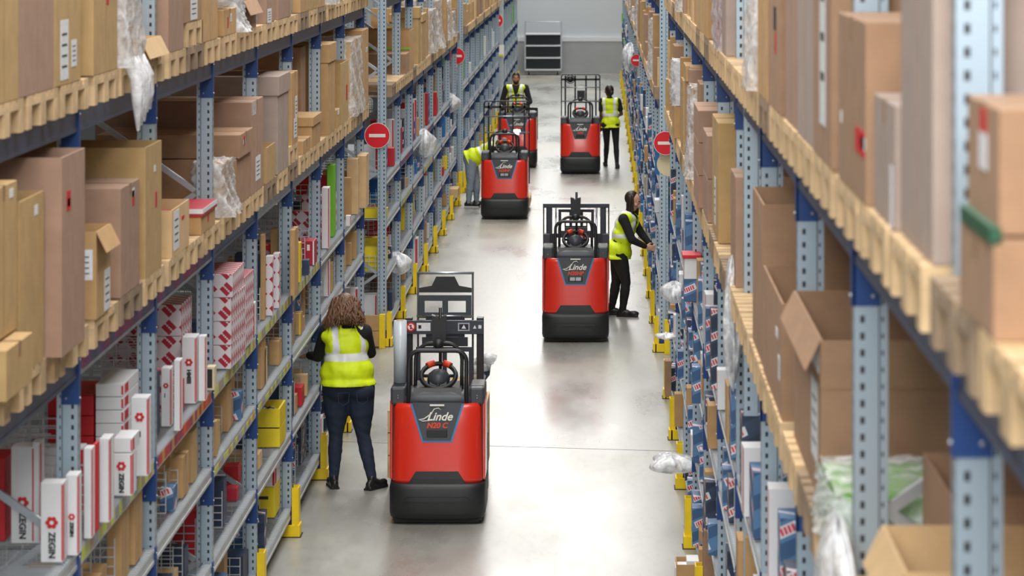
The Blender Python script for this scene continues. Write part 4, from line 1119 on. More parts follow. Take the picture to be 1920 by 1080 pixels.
face(-1, A, 21.72, 22.5, 4.43, .9, 'tan', 'low tan carton with red mark under crumpled film, upper left', lab=(('a', .3, .38, .3, .7, 'red'), ('a', .5, .62, .5, .8, 'label')))
crumple('plastic_sheet', 'crumpled clear film piled on the low tan carton, upper left', 'film', (-2.6, 22.1, 4.53), (.2, .42, .1), 'bag', 3, hang=.0)
wrapped(-1, A, 22.55, 22.9, 4.5, .7, 'white', 'narrow white film wrapped pack beside the crumpled film, upper left', drape=.06)
face(-1, A, 22.95, 23.8, 4.46, .8, 'brown', 'open brown carton with lifted flap near the third blue connector, upper left', open_='flap')
face(-1, A, 24.55, 25.15, 5.3, .9, 'pinkish', 'pinkish carton with white label above the stamped pallet, upper left', lab=(('a', .1, .6, .0, .1, 'label'),))
face(-1, A, 25.45, 26.5, 5.3, .9, 'pinkish', 'wide pinkish carton on the pallet with round stamp, upper left')
face(-1, A, 27.35, 28.2, 5.0, .9, 'tan', 'tan carton with folded base, upper left, near the middle of the long beam')
face(-1, A, 28.25, 29.0, 5.2, .9, 'ochre', 'yellowish carton between two tan cartons, upper left, far part')
face(-1, A, 29.05, 29.8, 5.2, .9, 'tan', 'tan carton left of the white wrapped load, upper left far part')
wrapped(-1, A, 30.15, 31.0, 5.2, .9, 'white', 'white film wrapped load on the upper left pallets, far part', drape=.05)
face(-1, A, 31.05, 31.9, 4.9, .9, 'ochre', 'yellowish carton between the two wrapped loads at the far upper left')
wrapped(-1, A, 33.0, 34.2, 5.0, .95, 'tan', 'wrapped load with fluttering film near the end of the upper left beam', drape=.08)
wrapped(-1, A, 34.3, 35.4, 4.8, .95, 'white', 'last film wrapped load at the very end of the upper left beam', drape=.12)
# --- near left rack, lower pallets
B = 'B'
z0 = ZB[B]+PZ+.003
face(-1, B, 13.36, 13.97, 3.285, .9, 'ochre', 'low tan carton at the left picture edge under the yellowish carton', X=-2.37)
face(-1, B, 13.38, 14.0, 3.92, .9, 'ochre', 'yellowish carton with white sticker stacked at the left picture edge', base=3.295, lab=(('a', .7, .85, .9, .96, 'white'), ('a', .2, .3, .3, .45, 'red')))
face(-1, B, 14.06, 14.68, 3.82, .9, 'ochre', 'open yellowish carton with white sticker, left of the tall pinkish one', open_=True, lab=(('a', .6, .74, .88, .94, 'white'),))
face(-1, B, 14.74, 15.4, 3.96, 1.1, 'pinkish', 'tall pinkish brown open carton under the first blue connector', X=-2.37, open_=True, lab=(('a', .2, .36, .72, .82, 'red'), ('a', .22, .34, .74, .78, 'white')))
face(-1, B, 16.15, 16.62, 3.5, .35, 'tan', 'small torn carton with white paper hanging from its lid', X=-2.43, open_='flap', lab=(('n', .7, .95, .45, .8, 'label'), ('a', .55, .95, .02, .5, 'label')))
face(-1, B, 17.05, 17.75, 3.64, .9, 'pinkish', 'bulging pinkish carton with taped front behind the small torn one', lab=(('a', .6, .7, .78, .92, 'red'), ('a', .6, .72, .86, .94, 'white')))
face(-1, B, 17.98, 18.64, 3.785, 1.1, 'ochre', 'tall wide open yellowish carton with grey inside, under second blue connector', open_=True, lab=(('a', .6, .7, .5, .62, 'red'), ('a', .5, .62, .78, .83, 'white')))
face(-1, B, 19.09, 19.9, 3.35, .38, 'paletan', 'pale open carton with tall shipping label and red film inside', open_=True, lab=(('a', .1, .4, .12, .95, 'label'), ('a', .55, .7, .66, .74, 'signred')))
tag(MB().box(-.15, .15, -.3, .3, 0, .2, 'crimson', .01).build('red_pack', None, (-2.64, 19.5, z0+.02)), 'crimson pack lying inside the pale open carton', 'pack')
face(-1, B, 20.5, 21.25, 3.23, .42, 'tan', 'tan carton with crimson and white lid on the lower left pallets', lid=.04, lidm='crimson', lab=(('a', .45, .52, .35, .75, 'red'),))
wrapped(-1, B, 21.72, 22.3, 3.42, .2, 'tan', 'tan carton under torn clear film with a slanted flap', drape=.06)
face(-1, B, 22.5, 23.4, 3.40, .95, 'brown', 'wide brown carton carrying a shallower box with pen scribble', tape=False)
face(-1, B, 22.52, 23.38, 3.565, .97, 'brown', 'shallow brown box with scribble and red sticker on the wide brown carton', base=3.405, X=-2.42, lab=(('a', .3, .38, .45, .85, 'red'), ('a', .28, .4, .5, .7, 'white')))
face(-1, B, 23.47, 24.3, 3.735, 1.1, 'pinkish', 'large pinkish carton with taped corner and white label behind the scribbled box', lab=(('a', .35, .75, .12, .38, 'label'), ('a', .05, .35, .85, .99, 'film')))
face(-1, B, 24.56, 25.2, 3.34, .22, 'ochre', 'small open yellowish carton in front of the tall lidded greyish one', open_=True)
face(-1, B, 25.4, 26.3, 3.82, .8, 'greyish', 'tall greyish carton with big telescoping lid on lower left pallets', lid=.14, lab=(('a', .1, .2, .9, .96, 'red'),))
face(-1, B, 26.6, 27.12, 3.80, .6, 'tan', 'slim tan carton with two white labels right behind the tall lidded one', base=z0+PZ, lab=(('a', .3, .8, .08, .35, 'label'), ('a', .5, .85, .35, .65, 'label')))
face(-1, B, 27.6, 28.3, 3.19, .32, 'tan', 'small flat tan carton with reddish pen marks, lower left pallets')
face(-1, B, 28.45, 29.3, 3.33, .55, 'tan', 'low tan carton with loose lid and red corner tag, lower left', lid=.07, lab=(('a', 0.0, .1, .8, .95, 'red'),))
face(-1, B, 29.4, 29.88, 3.9, 1.0, 'brown', 'tall brown carton deep behind the low lidded one', X=-2.62)
face(-1, B, 30.15, 30.95, 3.89, .62, 'tan', 'tall tan carton with square lid under a blue connector, far part of lower left pallets', lid=.16)
face(-1, B, 31.1, 31.5, 3.25, .3, 'ochre', 'very small tan carton with white scrap at the foot of the tall open carton', lab=(('a', .4, .8, .7, 1.0, 'white'),))
face(-1, B, 31.6, 32.6, 3.66, .6, 'ochre', 'tall open carton with dark slit and red tag, far part of lower left pallets', open_=True, lab=(('a', .7, .85, .35, .6, 'red'),))
wrapped(-1, B, 32.95, 34.5, 3.82, .9, 'paletan', 'glossy film wrapped stack near the end of the lower left pallets', drape=.04)
face(-1, B, 34.6, 35.45, 3.88, .95, 'tan', 'tall tan carton at the very end of the lower left pallets', lab=(('a', .5, .8, .7, .76, 'label'),))

# --- pallets of the near racks
for mod, lv, bays in (('L1', 'A', range(1, 9)), ('L1', 'B', range(1, 9)), ('R1', 'A', range(0, 11)), ('R1', 'B', range(1, 11))):
    s, y0, p, nb, nm, x = MODS[mod]
    for i in bays:
        for k in range(3):
            old = (i*7+k*3+len(lv)+ord(lv)) % 6 == 0
            pallet(mod, lv, i, k, y0+i*p+.5+.9*k, 0, 'oldwood' if old else 'wood', parts=i < 9)
pallet('L1', 'A', 3, 1, L1Y+3*PL+.5+.9*1-.06+.0, PZ+.002, 'wood', note='second layer, upper level')
pallet('L1', 'B', 5, 2, L1Y+5*PL+.5+.9*2+.02, PZ+.002, 'wood', note='second layer, lower level')

# --- near left rack, mesh shelves, measured from the photograph (near face in pixels)
SG = 'filter boxes on the mesh shelves'
def emblem(o, w_, h, z, s=.05, txt='ZEGIN', x=0):
    """red flower emblem and upright dark lettering on the near face"""
    hy = -(o.dimensions.y if False else o['hy'])-.003; b = MB()
    for k in range(6):
        a = k*PI/3; b.tube([(x+s*.62*math.cos(a), hy-.001, z+s*.62*math.sin(a)), (x+s*.62*math.cos(a), hy+.001, z+s*.62*math.sin(a))], s*.36, 'red', 10)
    b.tube([(x, hy-.0016, z), (x, hy, z)], s*.3, 'white', 12)
    b.build('flower_emblem', o)
    letters('dark_lettering', txt, s*1.35, 'ink', o, (x, hy-.001, z-s*3.4), (PI/2, -PI/2*-1, 0), 0, .0015)
def shelf(kind, lv, xl, xr, yt, yb, depth, label, em=None, base=None, txt='ZEGIN', **kw):
    zb = base if base is not None else ZB[lv]+.018
    X0, X1, Y0, Y1, Z0, Z1 = px(xl, xr, yt, yb, zb, depth)
    X1 = min(X1, -2.44 if lv == 'C' else -2.53); X0 = X0 if lv == 'C' else min(X0, X1-.08)
    for q in range(-1, 9):      # keep clear of the uprights
        yp = 16.06+q*PL
        if Y0 < yp+.05 and Y1 > yp-.05:
            if Y0 > yp-.12: sh = yp+.06-Y0
            else: sh = yp-.06-Y1
            Y0 += sh; Y1 += sh
    occ('L1', lv, Y0, Y1)
    o = carton(kind, X0, X1, Y0, Y1, Z0, Z1, label, SG, -1, **kw); o['hy'] = (Y1-Y0)/2
    if em: emblem(o, X1-X0, Z1-Z0, (Z1-Z0)*em, min(.045, (X1-X0)*.3, (Z1-Z0)*em/6), txt)
    return o
D_, E_, F_ = 'D', 'E', 'F'
shelf('red', 'C', -30, 10, 860, 1015, .3, 'red box at the left picture edge on the top mesh shelf')
shelf('white', 'C', 12, 55, 845, 1028, .14, 'tall white box with red emblem, leftmost on the top mesh shelf', em=.42)
shelf('white', 'C', 58, 72, 832, 1022, .14, 'slim white box between two emblem boxes, top mesh shelf, lower left')
shelf('white', 'C', 76, 118, 905, 1055, .12, 'lower white box with two dark words and red emblem, lower left', em=.5)
shelf('white', 'C', 123, 146, 890, 1042, .12, 'white box with cream top and red emblem beside the first upright', em=.48)
shelf('white', 'C', 157, 172, 840, 1010, .1, 'white box just right of the first upright, red edge')
shelf('red', 'C', 174, 180, 832, 1000, .12, 'thin red box right of the first upright')
shelf('white', 'C', 186, 205, 822, 980, .16, 'white and red box standing second right of the first upright')
shelf('white', 'C', 208, 247, 850, 930, .18, 'white box carrying the lying box with emblem lid', em=.7)
Zq = (H-ZB['C']-.018)*F/(930-YV); zt = H-(850-YV)*Zq/F
c_ = shelf('white', 'C', 212, 252, 822, 850, .28, 'white box lying flat across another, emblem on its top', base=zt+.003)
c_.location.y = Zq+.14
shelf('white', 'C', 246, 278, 745, 893, .14, 'tall white box with large red emblem and dotted black marks', em=.75, txt='::::')
shelf('red', 'C', 186, 191, 715, 800, .3, 'narrow red box behind the lying stack, top mesh shelf')
zz = ZB['C']+.018
for k in range(7):
    tag_ = ['lowest', 'second', 'third', 'fourth', 'fifth', 'sixth', 'topmost'][k]
    carton('white', -2.72, -2.57, 18.05, 18.65, zz+.072*k+.003, zz+.072*(k+1), tag_ + ' white box of the lying stack on the top mesh shelf', SG, -1)
for k in range(4):
    carton('red', -2.98, -2.73, 18.05, 18.65, zz+.11*k+.003, zz+.11*(k+1), ['lowest', 'second', 'third', 'topmost'][k] + ' red box of the stack left of the white lying stack', SG, -1)
carton('white', -2.98, -2.78, 17.2, 17.5, zz+.003, zz+.16, 'short white box in front of the red stack, top mesh shelf', SG, -1); occ('L1', 'C', 17.2, 18.65)
shelf('white', 'C', 302, 320, 690, 800, .12, 'slim white box with red emblem right of the second upright', em=.7, txt='.....')
shelf('white', 'C', 326, 338, 675, 808, .12, 'white box with red splash behind the slim emblem box')
shelf('white', 'C', 341, 367, 632, 757, .2, 'tall white box with barcode-like black lettering and red emblem', em=.62, txt='HMIIII')
shelf('white', 'C', 372, 385, 630, 752, .1, 'white box with red back standing next to the third upright')
shelf('cream', 'C', 386, 402, 688, 732, .12, 'small cream box with dark window beside the third upright', lab=(('n', .15, .75, .1, .9, 'ink'),))
b3 = 16.06+1*PL
for k in range(3):
    carton('diamond', -3.1, -2.62, 20.95, 21.5, zz+.2*k+.003, zz+.2*(k+1), ['lowest', 'middle', 'topmost'][k] + ' wide diamond-patterned carton behind the mesh, left of the third upright', SG, -1)
for j, (a, b_, t_, u_) in enumerate(((408, 447, 515, 560), (408, 440, 562, 610), (408, 438, 615, 668), (440, 454, 540, 600), (440, 456, 602, 668))):
    pass
for k in range(4):
    carton('diamond', -2.67, -2.46, 22.4, 23.2, zz+.16*k+.003, zz+.16*(k+1), ['lowest', 'second', 'third', 'topmost'][k] + ' red diamond-patterned carton right of the third upright', SG, -1, rz=R.uniform(-.02, .02))
for k in range(3):
    carton('diamond', -2.68, -2.48, 23.27, 24.0, zz+.17*k+.003, zz+.17*(k+1), ['lowest', 'middle', 'topmost'][k] + ' diamond-patterned carton in the farther stack right of the third upright', SG, -1, rz=R.uniform(-.01, .01))
occ('L1', 'C', 22.38, 24.05); occ('L1', 'C', 20.9, 21.55)
shelf('white', 'C', 461, 475, 570, 632, .2, 'tall white box with red sleeve left of the fourth upright', lab=(('n', .6, .95, .3, .95, 'red'),))
shelf('tan', 'C', 488, 496, 440, 600, .1, 'very narrow tan carton at the fourth upright, top mesh shelf')
shelf('diamond', 'C', 498, 511, 480, 592, .1, 'slim pink diamond-patterned carton behind the mesh, fourth bay')
shelf('diamond', 'C', 512, 523, 475, 578, .12, 'tall slim diamond-patterned carton with cream top, fourth bay')
shelf('tan', 'C', 545, 556, 430, 553, .35, 'tall tan carton standing before the fifth upright, top mesh shelf')
shelf('tan', 'C', 505, 543, 432, 545, .1, 'broad flat tan carton leaning behind the mesh, fourth bay')
shelf('crimson', 'C', 562, 589, 452, 497, .3, 'lower crimson carton with white edge right of the fifth upright', lab=(('n', .9, 1, 0, 1, 'white'), ('n', .5, .7, .6, .85, 'signwhite')))
o_ = OCC['L1', 'C'][-1]
carton('crimson', -2.94, -2.72, 26.98+.3, 27.58, zz+.225, zz+.40, 'upper crimson carton with white edge right of the fifth upright', SG, -1, lab=(('n', .9, 1, 0, 1, 'white'),)) if 0 else None
shelf('yellow', 'C', 556, 563, 455, 530, .12, 'thin yellow carton right of the fifth upright')
shelf('navy', 'C', 566, 578, 488, 516, .15, 'small navy carton at the edge before the crimson cartons')
shelf('white', 'C', 603, 616, 352, 466, .2, 'tall white carton beside the lime green one, top mesh shelf')
shelf('green', 'C', 613, 626, 310, 444, .25, 'tall lime green carton on the top mesh shelf')
shelf('paletan', 'C', 650, 671, 298, 402, .2, 'slim tan cartons behind mesh near the end of the left rack')
shelf('paletan', 'C', 671, 694, 290, 388, .5, 'large flat pale carton projecting at the end of the top mesh shelf')
shelf('white', 'C', 648, 657, 404, 424, .08, 'little white box on the edge before the large pale carton')
# second to bottom mesh shelves
shelf('tan', 'D', 348, 372, 858, 935, .3, 'tall tan carton on the second mesh shelf left of the third upright')
shelf('bluediag', 'D', 305, 345, 915, 960, .2, 'blue and red printed box in front of the tan carton, second mesh shelf')
shelf('tan', 'D', 200, 252, 945, 1095, .3, 'wide tan carton behind mesh on the second shelf, lower left', )
shelf('tan', 'D', 256, 288, 905, 1060, .3, 'tall tan carton at the shelf edge, second mesh shelf, lower left')
shelf('paletan', 'D', 490, 498, 658, 712, .1, 'narrow pale carton with yellow strip, second shelf at fourth upright', lab=(('n', .4, .7, .3, .9, 'yellow'),))
shelf('tan', 'D', 499, 512, 640, 730, .3, 'tan carton in a row with yellow strips, second shelf')
shelf('paletan', 'D', 513, 522, 655, 722, .2, 'pale narrow carton with yellow strip in mid row, second shelf', lab=(('n', .5, .8, .2, .6, 'yellow'),))
shelf('tan', 'D', 528, 541, 640, 685, .25, 'low tan carton last in the row, fourth bay, second shelf')
shelf('tan', 'D', 556, 566, 610, 660, .15, 'slim ochre carton behind mesh, fifth bay, second shelf')
shelf('tan', 'D', 567, 583, 588, 628, .2, 'two-tone tan carton behind mesh, fifth bay, second shelf', lab=(('n', .8, .95, 0, 1, 'yellow'),))
shelf('white', 'D', 604, 619, 488, 556, .2, 'whitish grey carton, sixth bay, second shelf')
shelf('tan', 'D', 622, 638, 494, 548, .2, 'brown carton beside the whitish grey one, second shelf')
shelf('bluediag', 'D', 604, 614, 552, 582, .1, 'little blue and white printed box above the worker, second shelf')
shelf('green', 'D', 655, 669, 486, 520, .15, 'lime green box near the end of the second mesh shelf')
shelf('red', 'E', 415, 443, 880, 915, .2, 'flat red carton on the third mesh shelf, third bay')
shelf('crimson', 'E', 425, 444, 915, 940, .15, 'crimson pack below the flat red one, third mesh shelf')
ye = ZB['E']+.018
for k in range(2):
    t = thing('yellow_tray', f"{['lower', 'upper'][k]} yellow perforated tray with handle slot, third mesh shelf", 'tray', (-2.755, 26.5, ye+.155*k+.002), 0, 'yellow trays on the third mesh shelf')
    b = MB(); b.box(-.25, .25, -.25, -.235, 0, .145, 'yellow').box(-.25, .25, .235, .25, 0, .145, 'yellow').box(-.25, -.235, -.235, .235, 0, .145, 'yellow').box(.235, .25, -.235, .235, 0, .145, 'yellow').box(-.235, .235, -.235, .235, 0, .01, 'yellow')
    b.box(-.06, .06, -.252, -.249, .085, .115, 'ink').box(-.22, -.1, -.252, -.249, .06, .07, 'ochre').box(-.22, -.12, -.252, -.249, .09, .1, 'ochre'); b.build('tray_shell', t)
    b = MB()
    for q in range(40): b.ball((R.uniform(-.18, .18), R.uniform(-.17, .17), .1), (.04, .04, .02), R.choice(('trimgrey', 'steel', 'cream')), 1)
    o = b.build('small_parts', t); o['kind'] = 'stuff'
occ('L1', 'E', 26.2, 26.8)
fb = ZB['F']+.018
carton('white', -2.83, -2.58, 26.6, 27.05, fb+.25, fb+.48, 'upper white carton by the sixth upright, bottom mesh shelf', SG, -1)
carton('yellow', -2.83, -2.58, 26.6, 27.05, fb+.003, fb+.247, 'yellow and black printed carton under the white one, bottom mesh shelf', SG, -1, lab=(('n', 0, .08, 0, 1, 'white'), ('n', .2, .5, .2, .4, 'ink'), ('n', .5, .8, .6, .7, 'ink'))); occ('L1', 'F', 26.6, 27.05)
for k in range(4):
    o = carton('navydiag', -2.98, -2.6, 29.2, 29.75, fb+.1*k+.003, fb+.1*(k+1), f"{['lowest', 'second', 'third', 'topmost'][k]} navy printed carton of the stack beside the worker's leg", SG, -1)
    letters('red_lettering', 'Hengst', .09, 'grip', o, (0, -.277, .05), (PI/2, 0, 0), .25, .002)
occ('L1', 'F', 29.2, 29.75)

# --- near right rack, upper pallets
face(1, A, 5.9, 6.45, 4.44, .25, 'brown', 'brown carton lower right, green strap across its top, right picture edge', X=.70)
o = face(1, A, 5.9, 6.4, 4.67, .16, 'brown', 'brown carton with red and white mark on top of the strapped one, far right', base=4.445, X=.71, lab=(('a', .35, .6, .45, .75, 'white'), ('a', .38, .56, .75, .95, 'red')))
MB().bar((-.085, -.25, .0), (-.085, .25, .0), .02, .03, 'darkgreen').build('strap', o)
face(1, A, 5.75, 6.3, 4.69, .6, 'ochre', 'yellowish carton with white label at the right picture edge', base=4.40, X=.875, lab=(('n', .1, .3, .35, .9, 'label'),))
face(1, A, 5.8, 6.3, 4.39, .6, 'ochre', 'yellowish carton with red dot at the right picture edge, below the labelled one', X=.965, lab=(('n', .02, .12, .45, .9, 'red'),))
face(1, A, 7.22, 7.98, 5.5, .95, 'greyish', 'very tall grey brown carton left of the big bright upright', X=.725)
face(1, A, 8.02, 8.62, 4.56, .9, 'greyish', 'shorter grey brown carton with white strip left of the very tall one', X=.715, lab=(('a', .1, .2, .0, .5, 'white'),))
face(1, A, 8.72, 9.7, 4.74, .9, 'brown', 'brown carton with red square sticker, upper right', X=.70, lab=(('a', .02, .34, .26, .40, 'signred'), ('a', 0.0, .14, .3, .37, 'white'), ('a', .85, .9, .35, .42, 'white')))
face(1, A, 10.0, 10.83, 5.4, .9, 'brown', 'tall brown carton with very long white label, upper right', lab=(('a', .3, .6, .1, .7, 'label'),))
face(1, A, 10.9, 11.75, 5.4, .9, 'greyish', 'tall grey brown carton left of the long white label', X=.705)
face(1, A, 11.8, 12.62, 5.4, .9, 'pinkish', 'tall pinkish carton with narrow pale edge, upper right', X=.71)
face(1, A, 12.82, 13.7, 5.4, .9, 'brown', 'brown carton with red mark and dark slot, upper right', lab=(('a', .3, .5, .28, .36, 'ink'), ('a', .3, .4, .2, .27, 'red')))
face(1, A, 13.8, 14.6, 4.85, .9, 'tan', 'tan carton with pale top, upper right, before two uprights', lab=(('a', .2, .5, .8, .95, 'red'),))
wrapped(1, A, 14.7, 15.4, 5.2, .9, 'paletan', 'film wrapped load beside the doubled uprights, upper right', drape=.03)
face(1, A, 18.5, 19.1, 5.3, .95, 'greyish', 'tall grey brown carton on stacked pallets left of the extra upright', X=.71)
wrapped(1, A, 19.2, 20.2, 5.3, .9, 'crimson', 'crimson and white load under film with yellow tape end', X=.70)
face(1, A, 21.3, 22.2, 5.3, .9, 'tan', 'tall tan carton behind the film wrapped crimson load, upper right')
face(1, A, 22.4, 23.6, 5.3, .9, 'ochre', 'tall yellowish carton beside bunched film, upper right')
# --- near right rack, lower pallets
face(1, B, 11.0, 12.5, 3.62, 1.05, 'brown', 'large open brown carton with taped torn corner, right, middle height', X=.735, open_='flap', lab=(('a', .1, .3, .2, .7, 'label'), ('a', .05, .5, .78, .97, 'white'), ('n', 0, 1, .7, .71, 'tape')))
face(1, B, 12.85, 14.3, 3.53, 1.0, 'brown', 'open brown carton with staples behind the large torn one, right', X=.71, open_=True, lab=(('a', .2, .3, .62, .7, 'white'), ('a', .1, .18, .3, .5, 'label')))
face(1, B, 14.4, 15.4, 3.78, 1.0, 'brown', 'taller brown carton behind the open stapled one, right', X=.715, open_=True)
face(1, B, 7.25, 7.9, 3.30, .9, 'brown', 'brown carton low behind the big bright upright', X=.80)
face(1, B, 8.2, 8.85, 3.40, .9, 'paletan', 'pale carton with folded top in the lower right picture corner', X=.755, open_='flap')
tag(MB().ball((0, 0, 0), (.07, .13, .03), 'lips', 2).ball((.08, .05, 0), (.05, .1, .04), 'lips', 2).build('pink_packs', None, (.87, 8.5, 3.30)), 'pink packs lying inside the pale carton at the lower right', 'packs')
face(1, B, 9.0, 9.75, 3.45, .7, 'brown', 'brown open carton left of the big bright upright, low', X=.95, open_=True)
wrapped(1, B, 10.1, 10.85, 3.25, .42, 'green', 'green packs under clear glossy film below the large torn carton', X=.72, drape=.02)
crumple('plastic_bag', 'clear plastic bag with red print hanging at the lower right pallets', 'bag', (.70, 9.75, 3.12), (.05, .28, .14), 'bag', 12, hang=.1)
face(1, A, 6.5, 7.0, 4.6, .8, 'greyish', 'dim grey brown carton just behind the strapped ones, far right', X=.9)
face(1, B, 6.0, 6.9, 3.85, .8, 'brown', 'brown carton at the lower right picture edge behind the upright', X=.92)
face(1, B, 17.55, 18.2, 3.66, .9, 'pinkish', 'pinkish brown stapled carton right beside the extra upright', X=.725)
face(1, B, 19.95, 20.98, 3.80, .9, 'ochre', 'tall olive tan carton with taped film top, right', X=.72, lab=(('n', .2, .9, .86, .99, 'film'), ('a', .4, .6, .1, .5, 'label')))
for k in range(2):
    face(1, B, 21.3, 22.2, z0+.28*(k+1), .8, 'pinkish', f"{['lower', 'upper'][k]} stapled pinkish carton next to the olive tan one, right", base=z0+.28*k+.003, X=.70)
for k in range(3):
    face(1, B, 22.4, 23.5, z0+.22*(k+1), .8, 'pinkish', f"{['lowest', 'middle', 'topmost'][k]} carton in the tall pinkish stack, right, lower pallets", base=z0+.22*k+.003, X=.675)
crumple('plastic_bag', 'clear plastic sheet hanging beside the stapled carton on the right', 'bag', (.725, 17.9, 2.92), (.05, .3, .26), 'bag', 21, hang=.15)
face(1, B, 29.7, 30.5, 3.36, .5, 'tan', 'small tan carton under the white wrapped stack, right', X=.68)
wrapped(1, B, 29.7, 30.5, 3.75, .5, 'white', 'white film wrapped stack on the small tan carton, right', X=.675, base=3.365)
# --- near right rack, mesh shelves
RG = 'boxes on the right mesh shelves'
def rs(kind, lv, xl, xr, yt, yb, depth, label, base=None, **kw):
    zb = base if base is not None else ZB[lv]+.018
    X0, X1, Y0, Y1, Z0, Z1 = px(xl, xr, yt, yb, zb, depth); occ('R1', lv, Y0, Y1)
    return carton(kind, X0, X1, Y0, Y1, Z0, Z1, label, RG, 1, **kw)
o = rs('bluediag', 'C', 1283, 1312, 524, 566, .35, 'blue printed box carrying a white carton with red top, right')
zt = H-(524-YV)*((H-ZB['C']-.018)*F/(566-YV))/F
X0, X1, Y0, Y1, Z0, Z1 = px(1283, 1312, 480, 566, ZB['C']+.018, .35)
carton('white', X0, X1, Y0, Y1, zt+.002, Z1, 'white carton with red top on a blue printed box, right', RG, 1, lid=.02, lidm='red')
rs('crimson', 'C', 1338, 1362, 646, 712, .4, 'crimson and white carton in plastic film on the right top shelf', lab=(('n', 0, .3, 0, 1, 'white'),))
rs('bluediag', 'C', 1298, 1314, 688, 757, .2, 'upright blue box with red lettering on the right top shelf', base=1.55)
o = rs('brown', 'F', 1247, 1259, 677, 745, .3, 'brown carton projecting beside a yellow guard, right floor edge')
rs('brown', 'F', 1320, 1352, 995, 1105, .4, 'tall brown carton at the bottom right, on the bottom mesh shelf')
t = carton('tan', .576, .74, 24.5, 24.82, .0, .28, 'open tan carton on the floor at the bottom right with white packs', RG, 1, open_=True)
for k in range(2): tag(MB().box(-.045, .045, -.12, .12, 0, .24+.05*k, 'white', .004).build('white_pack', None, (.615+.085*k, 24.66, .011), ), ['white pack on the left inside the open floor carton', 'taller white pack on the right inside the open floor carton'][k], 'pack', 'white packs in the floor carton')
crumple('plastic_bag', 'clear plastic bag sticking out above the yellow guard, bottom right', 'bag', (.60, 27.0, .62), (.17, .25, .07), 'bag', 31)
crumple('plastic_bag', 'bunch of clear film hanging out of the right top shelf', 'bag', (.82, 28.3, 1.98), (.1, .25, .12), 'bag', 32, hang=.12)
crumple('plastic_bag', 'white crumpled bag at shelf height near the lone right upright', 'bag', (.70, 30.5, 1.62), (.11, .2, .09), 'bag', 33)
crumple('plastic_bag', 'white bag lying low beside a right guard', 'bag', (.68, 32.9, .92), (.1, .15, .03), 'bag', 34)
crumple('plastic_bag', 'bunch of film hanging from the far right shelf near the wall', 'bag', (.66, 69, 2.3), (.14, .4, .2), 'bag', 35, hang=.2)
x, y, z = at(745, 487, 41.5); crumple('plastic_bag', 'clear plastic bag spilling from the second left rack above the crate', 'bag', (x, y, z), (.17, .2, .09), 'bag', 41, hang=.1)
x, y, z = at(795, 262, 47.5); crumple('plastic_bag', 'clear bag with printed flap hanging from second left rack, middle', 'bag', (x, y, z), (.15, .25, .14), 'bag', 42, hang=.1)
x, y, z = at(838, 190, 57.5); crumple('plastic_bag', 'white bag hanging at the end of the second left rack', 'bag', (x, y, z), (.18, .3, .14), 'bag', 43, hang=.1)
x, y, z = at(848, 358, 58.3)
carton('paletan', x-.1, x+.14, 57.3, 57.9, .27, .42, 'pale flat carton sticking out near the bending worker', RG, -1); occ('L2', 'F', 57.2, 58)
tag(bpy.data.objects[[o.name for o in bpy.data.objects if o.get('label') == 'pale flat carton sticking out near the bending worker'][0]])
x, y, z = at(715, 400, 40.6)
for k in range(2):
    carton('blue', -2.98, -2.60, 40.1, 40.65, ZB['C']+.02+.2*k*0+(-.51 if k else 0), ZB['C']+.24+(-.51 if k else 0), ['bright blue crate-like box on the top shelf of the second left rack', 'bright blue box one shelf lower on the second left rack'][k], SG, -1, lab=(('n', .5, .9, .2, .6, 'bluediag'),)); occ('L2', 'CD'[k], 40.0, 40.75)
face(-1, B, 42.35, 43.1, 3.33, .5, 'brown', 'low brown carton in the first bay of the second left rack', mod='L2')
o = face(-1, B, 43.2, 44.2, 3.60, .9, 'tan', 'big open tan carton with green strap, second left rack', mod='L2', open_=True)
MB().box(-.452, .452, -.506, -.502, .28, .30, 'green').build('green_strap', o)
face(-1, B, 45.3, 45.9, 3.84, .35, 'ochre', 'tall slim lidded carton, second left rack lower pallets', mod='L2', lid=.14)
face(-1, B, 46.2, 47.3, 3.72, .45, 'ochre', 'tall leaning yellowish carton with square head, second left rack', mod='L2', lid=.1)
wrapped(-1, B, 49.0, 50.2, 3.7, .6, 'ochre', 'film wrapped ochre stack, second left rack lower pallets', mod='L2', drape=.04)
wrapped(-1, B, 50.9, 51.9, 3.8, .6, 'tan', 'film wrapped tan stack with torn tail, second left rack', mod='L2', drape=.08)

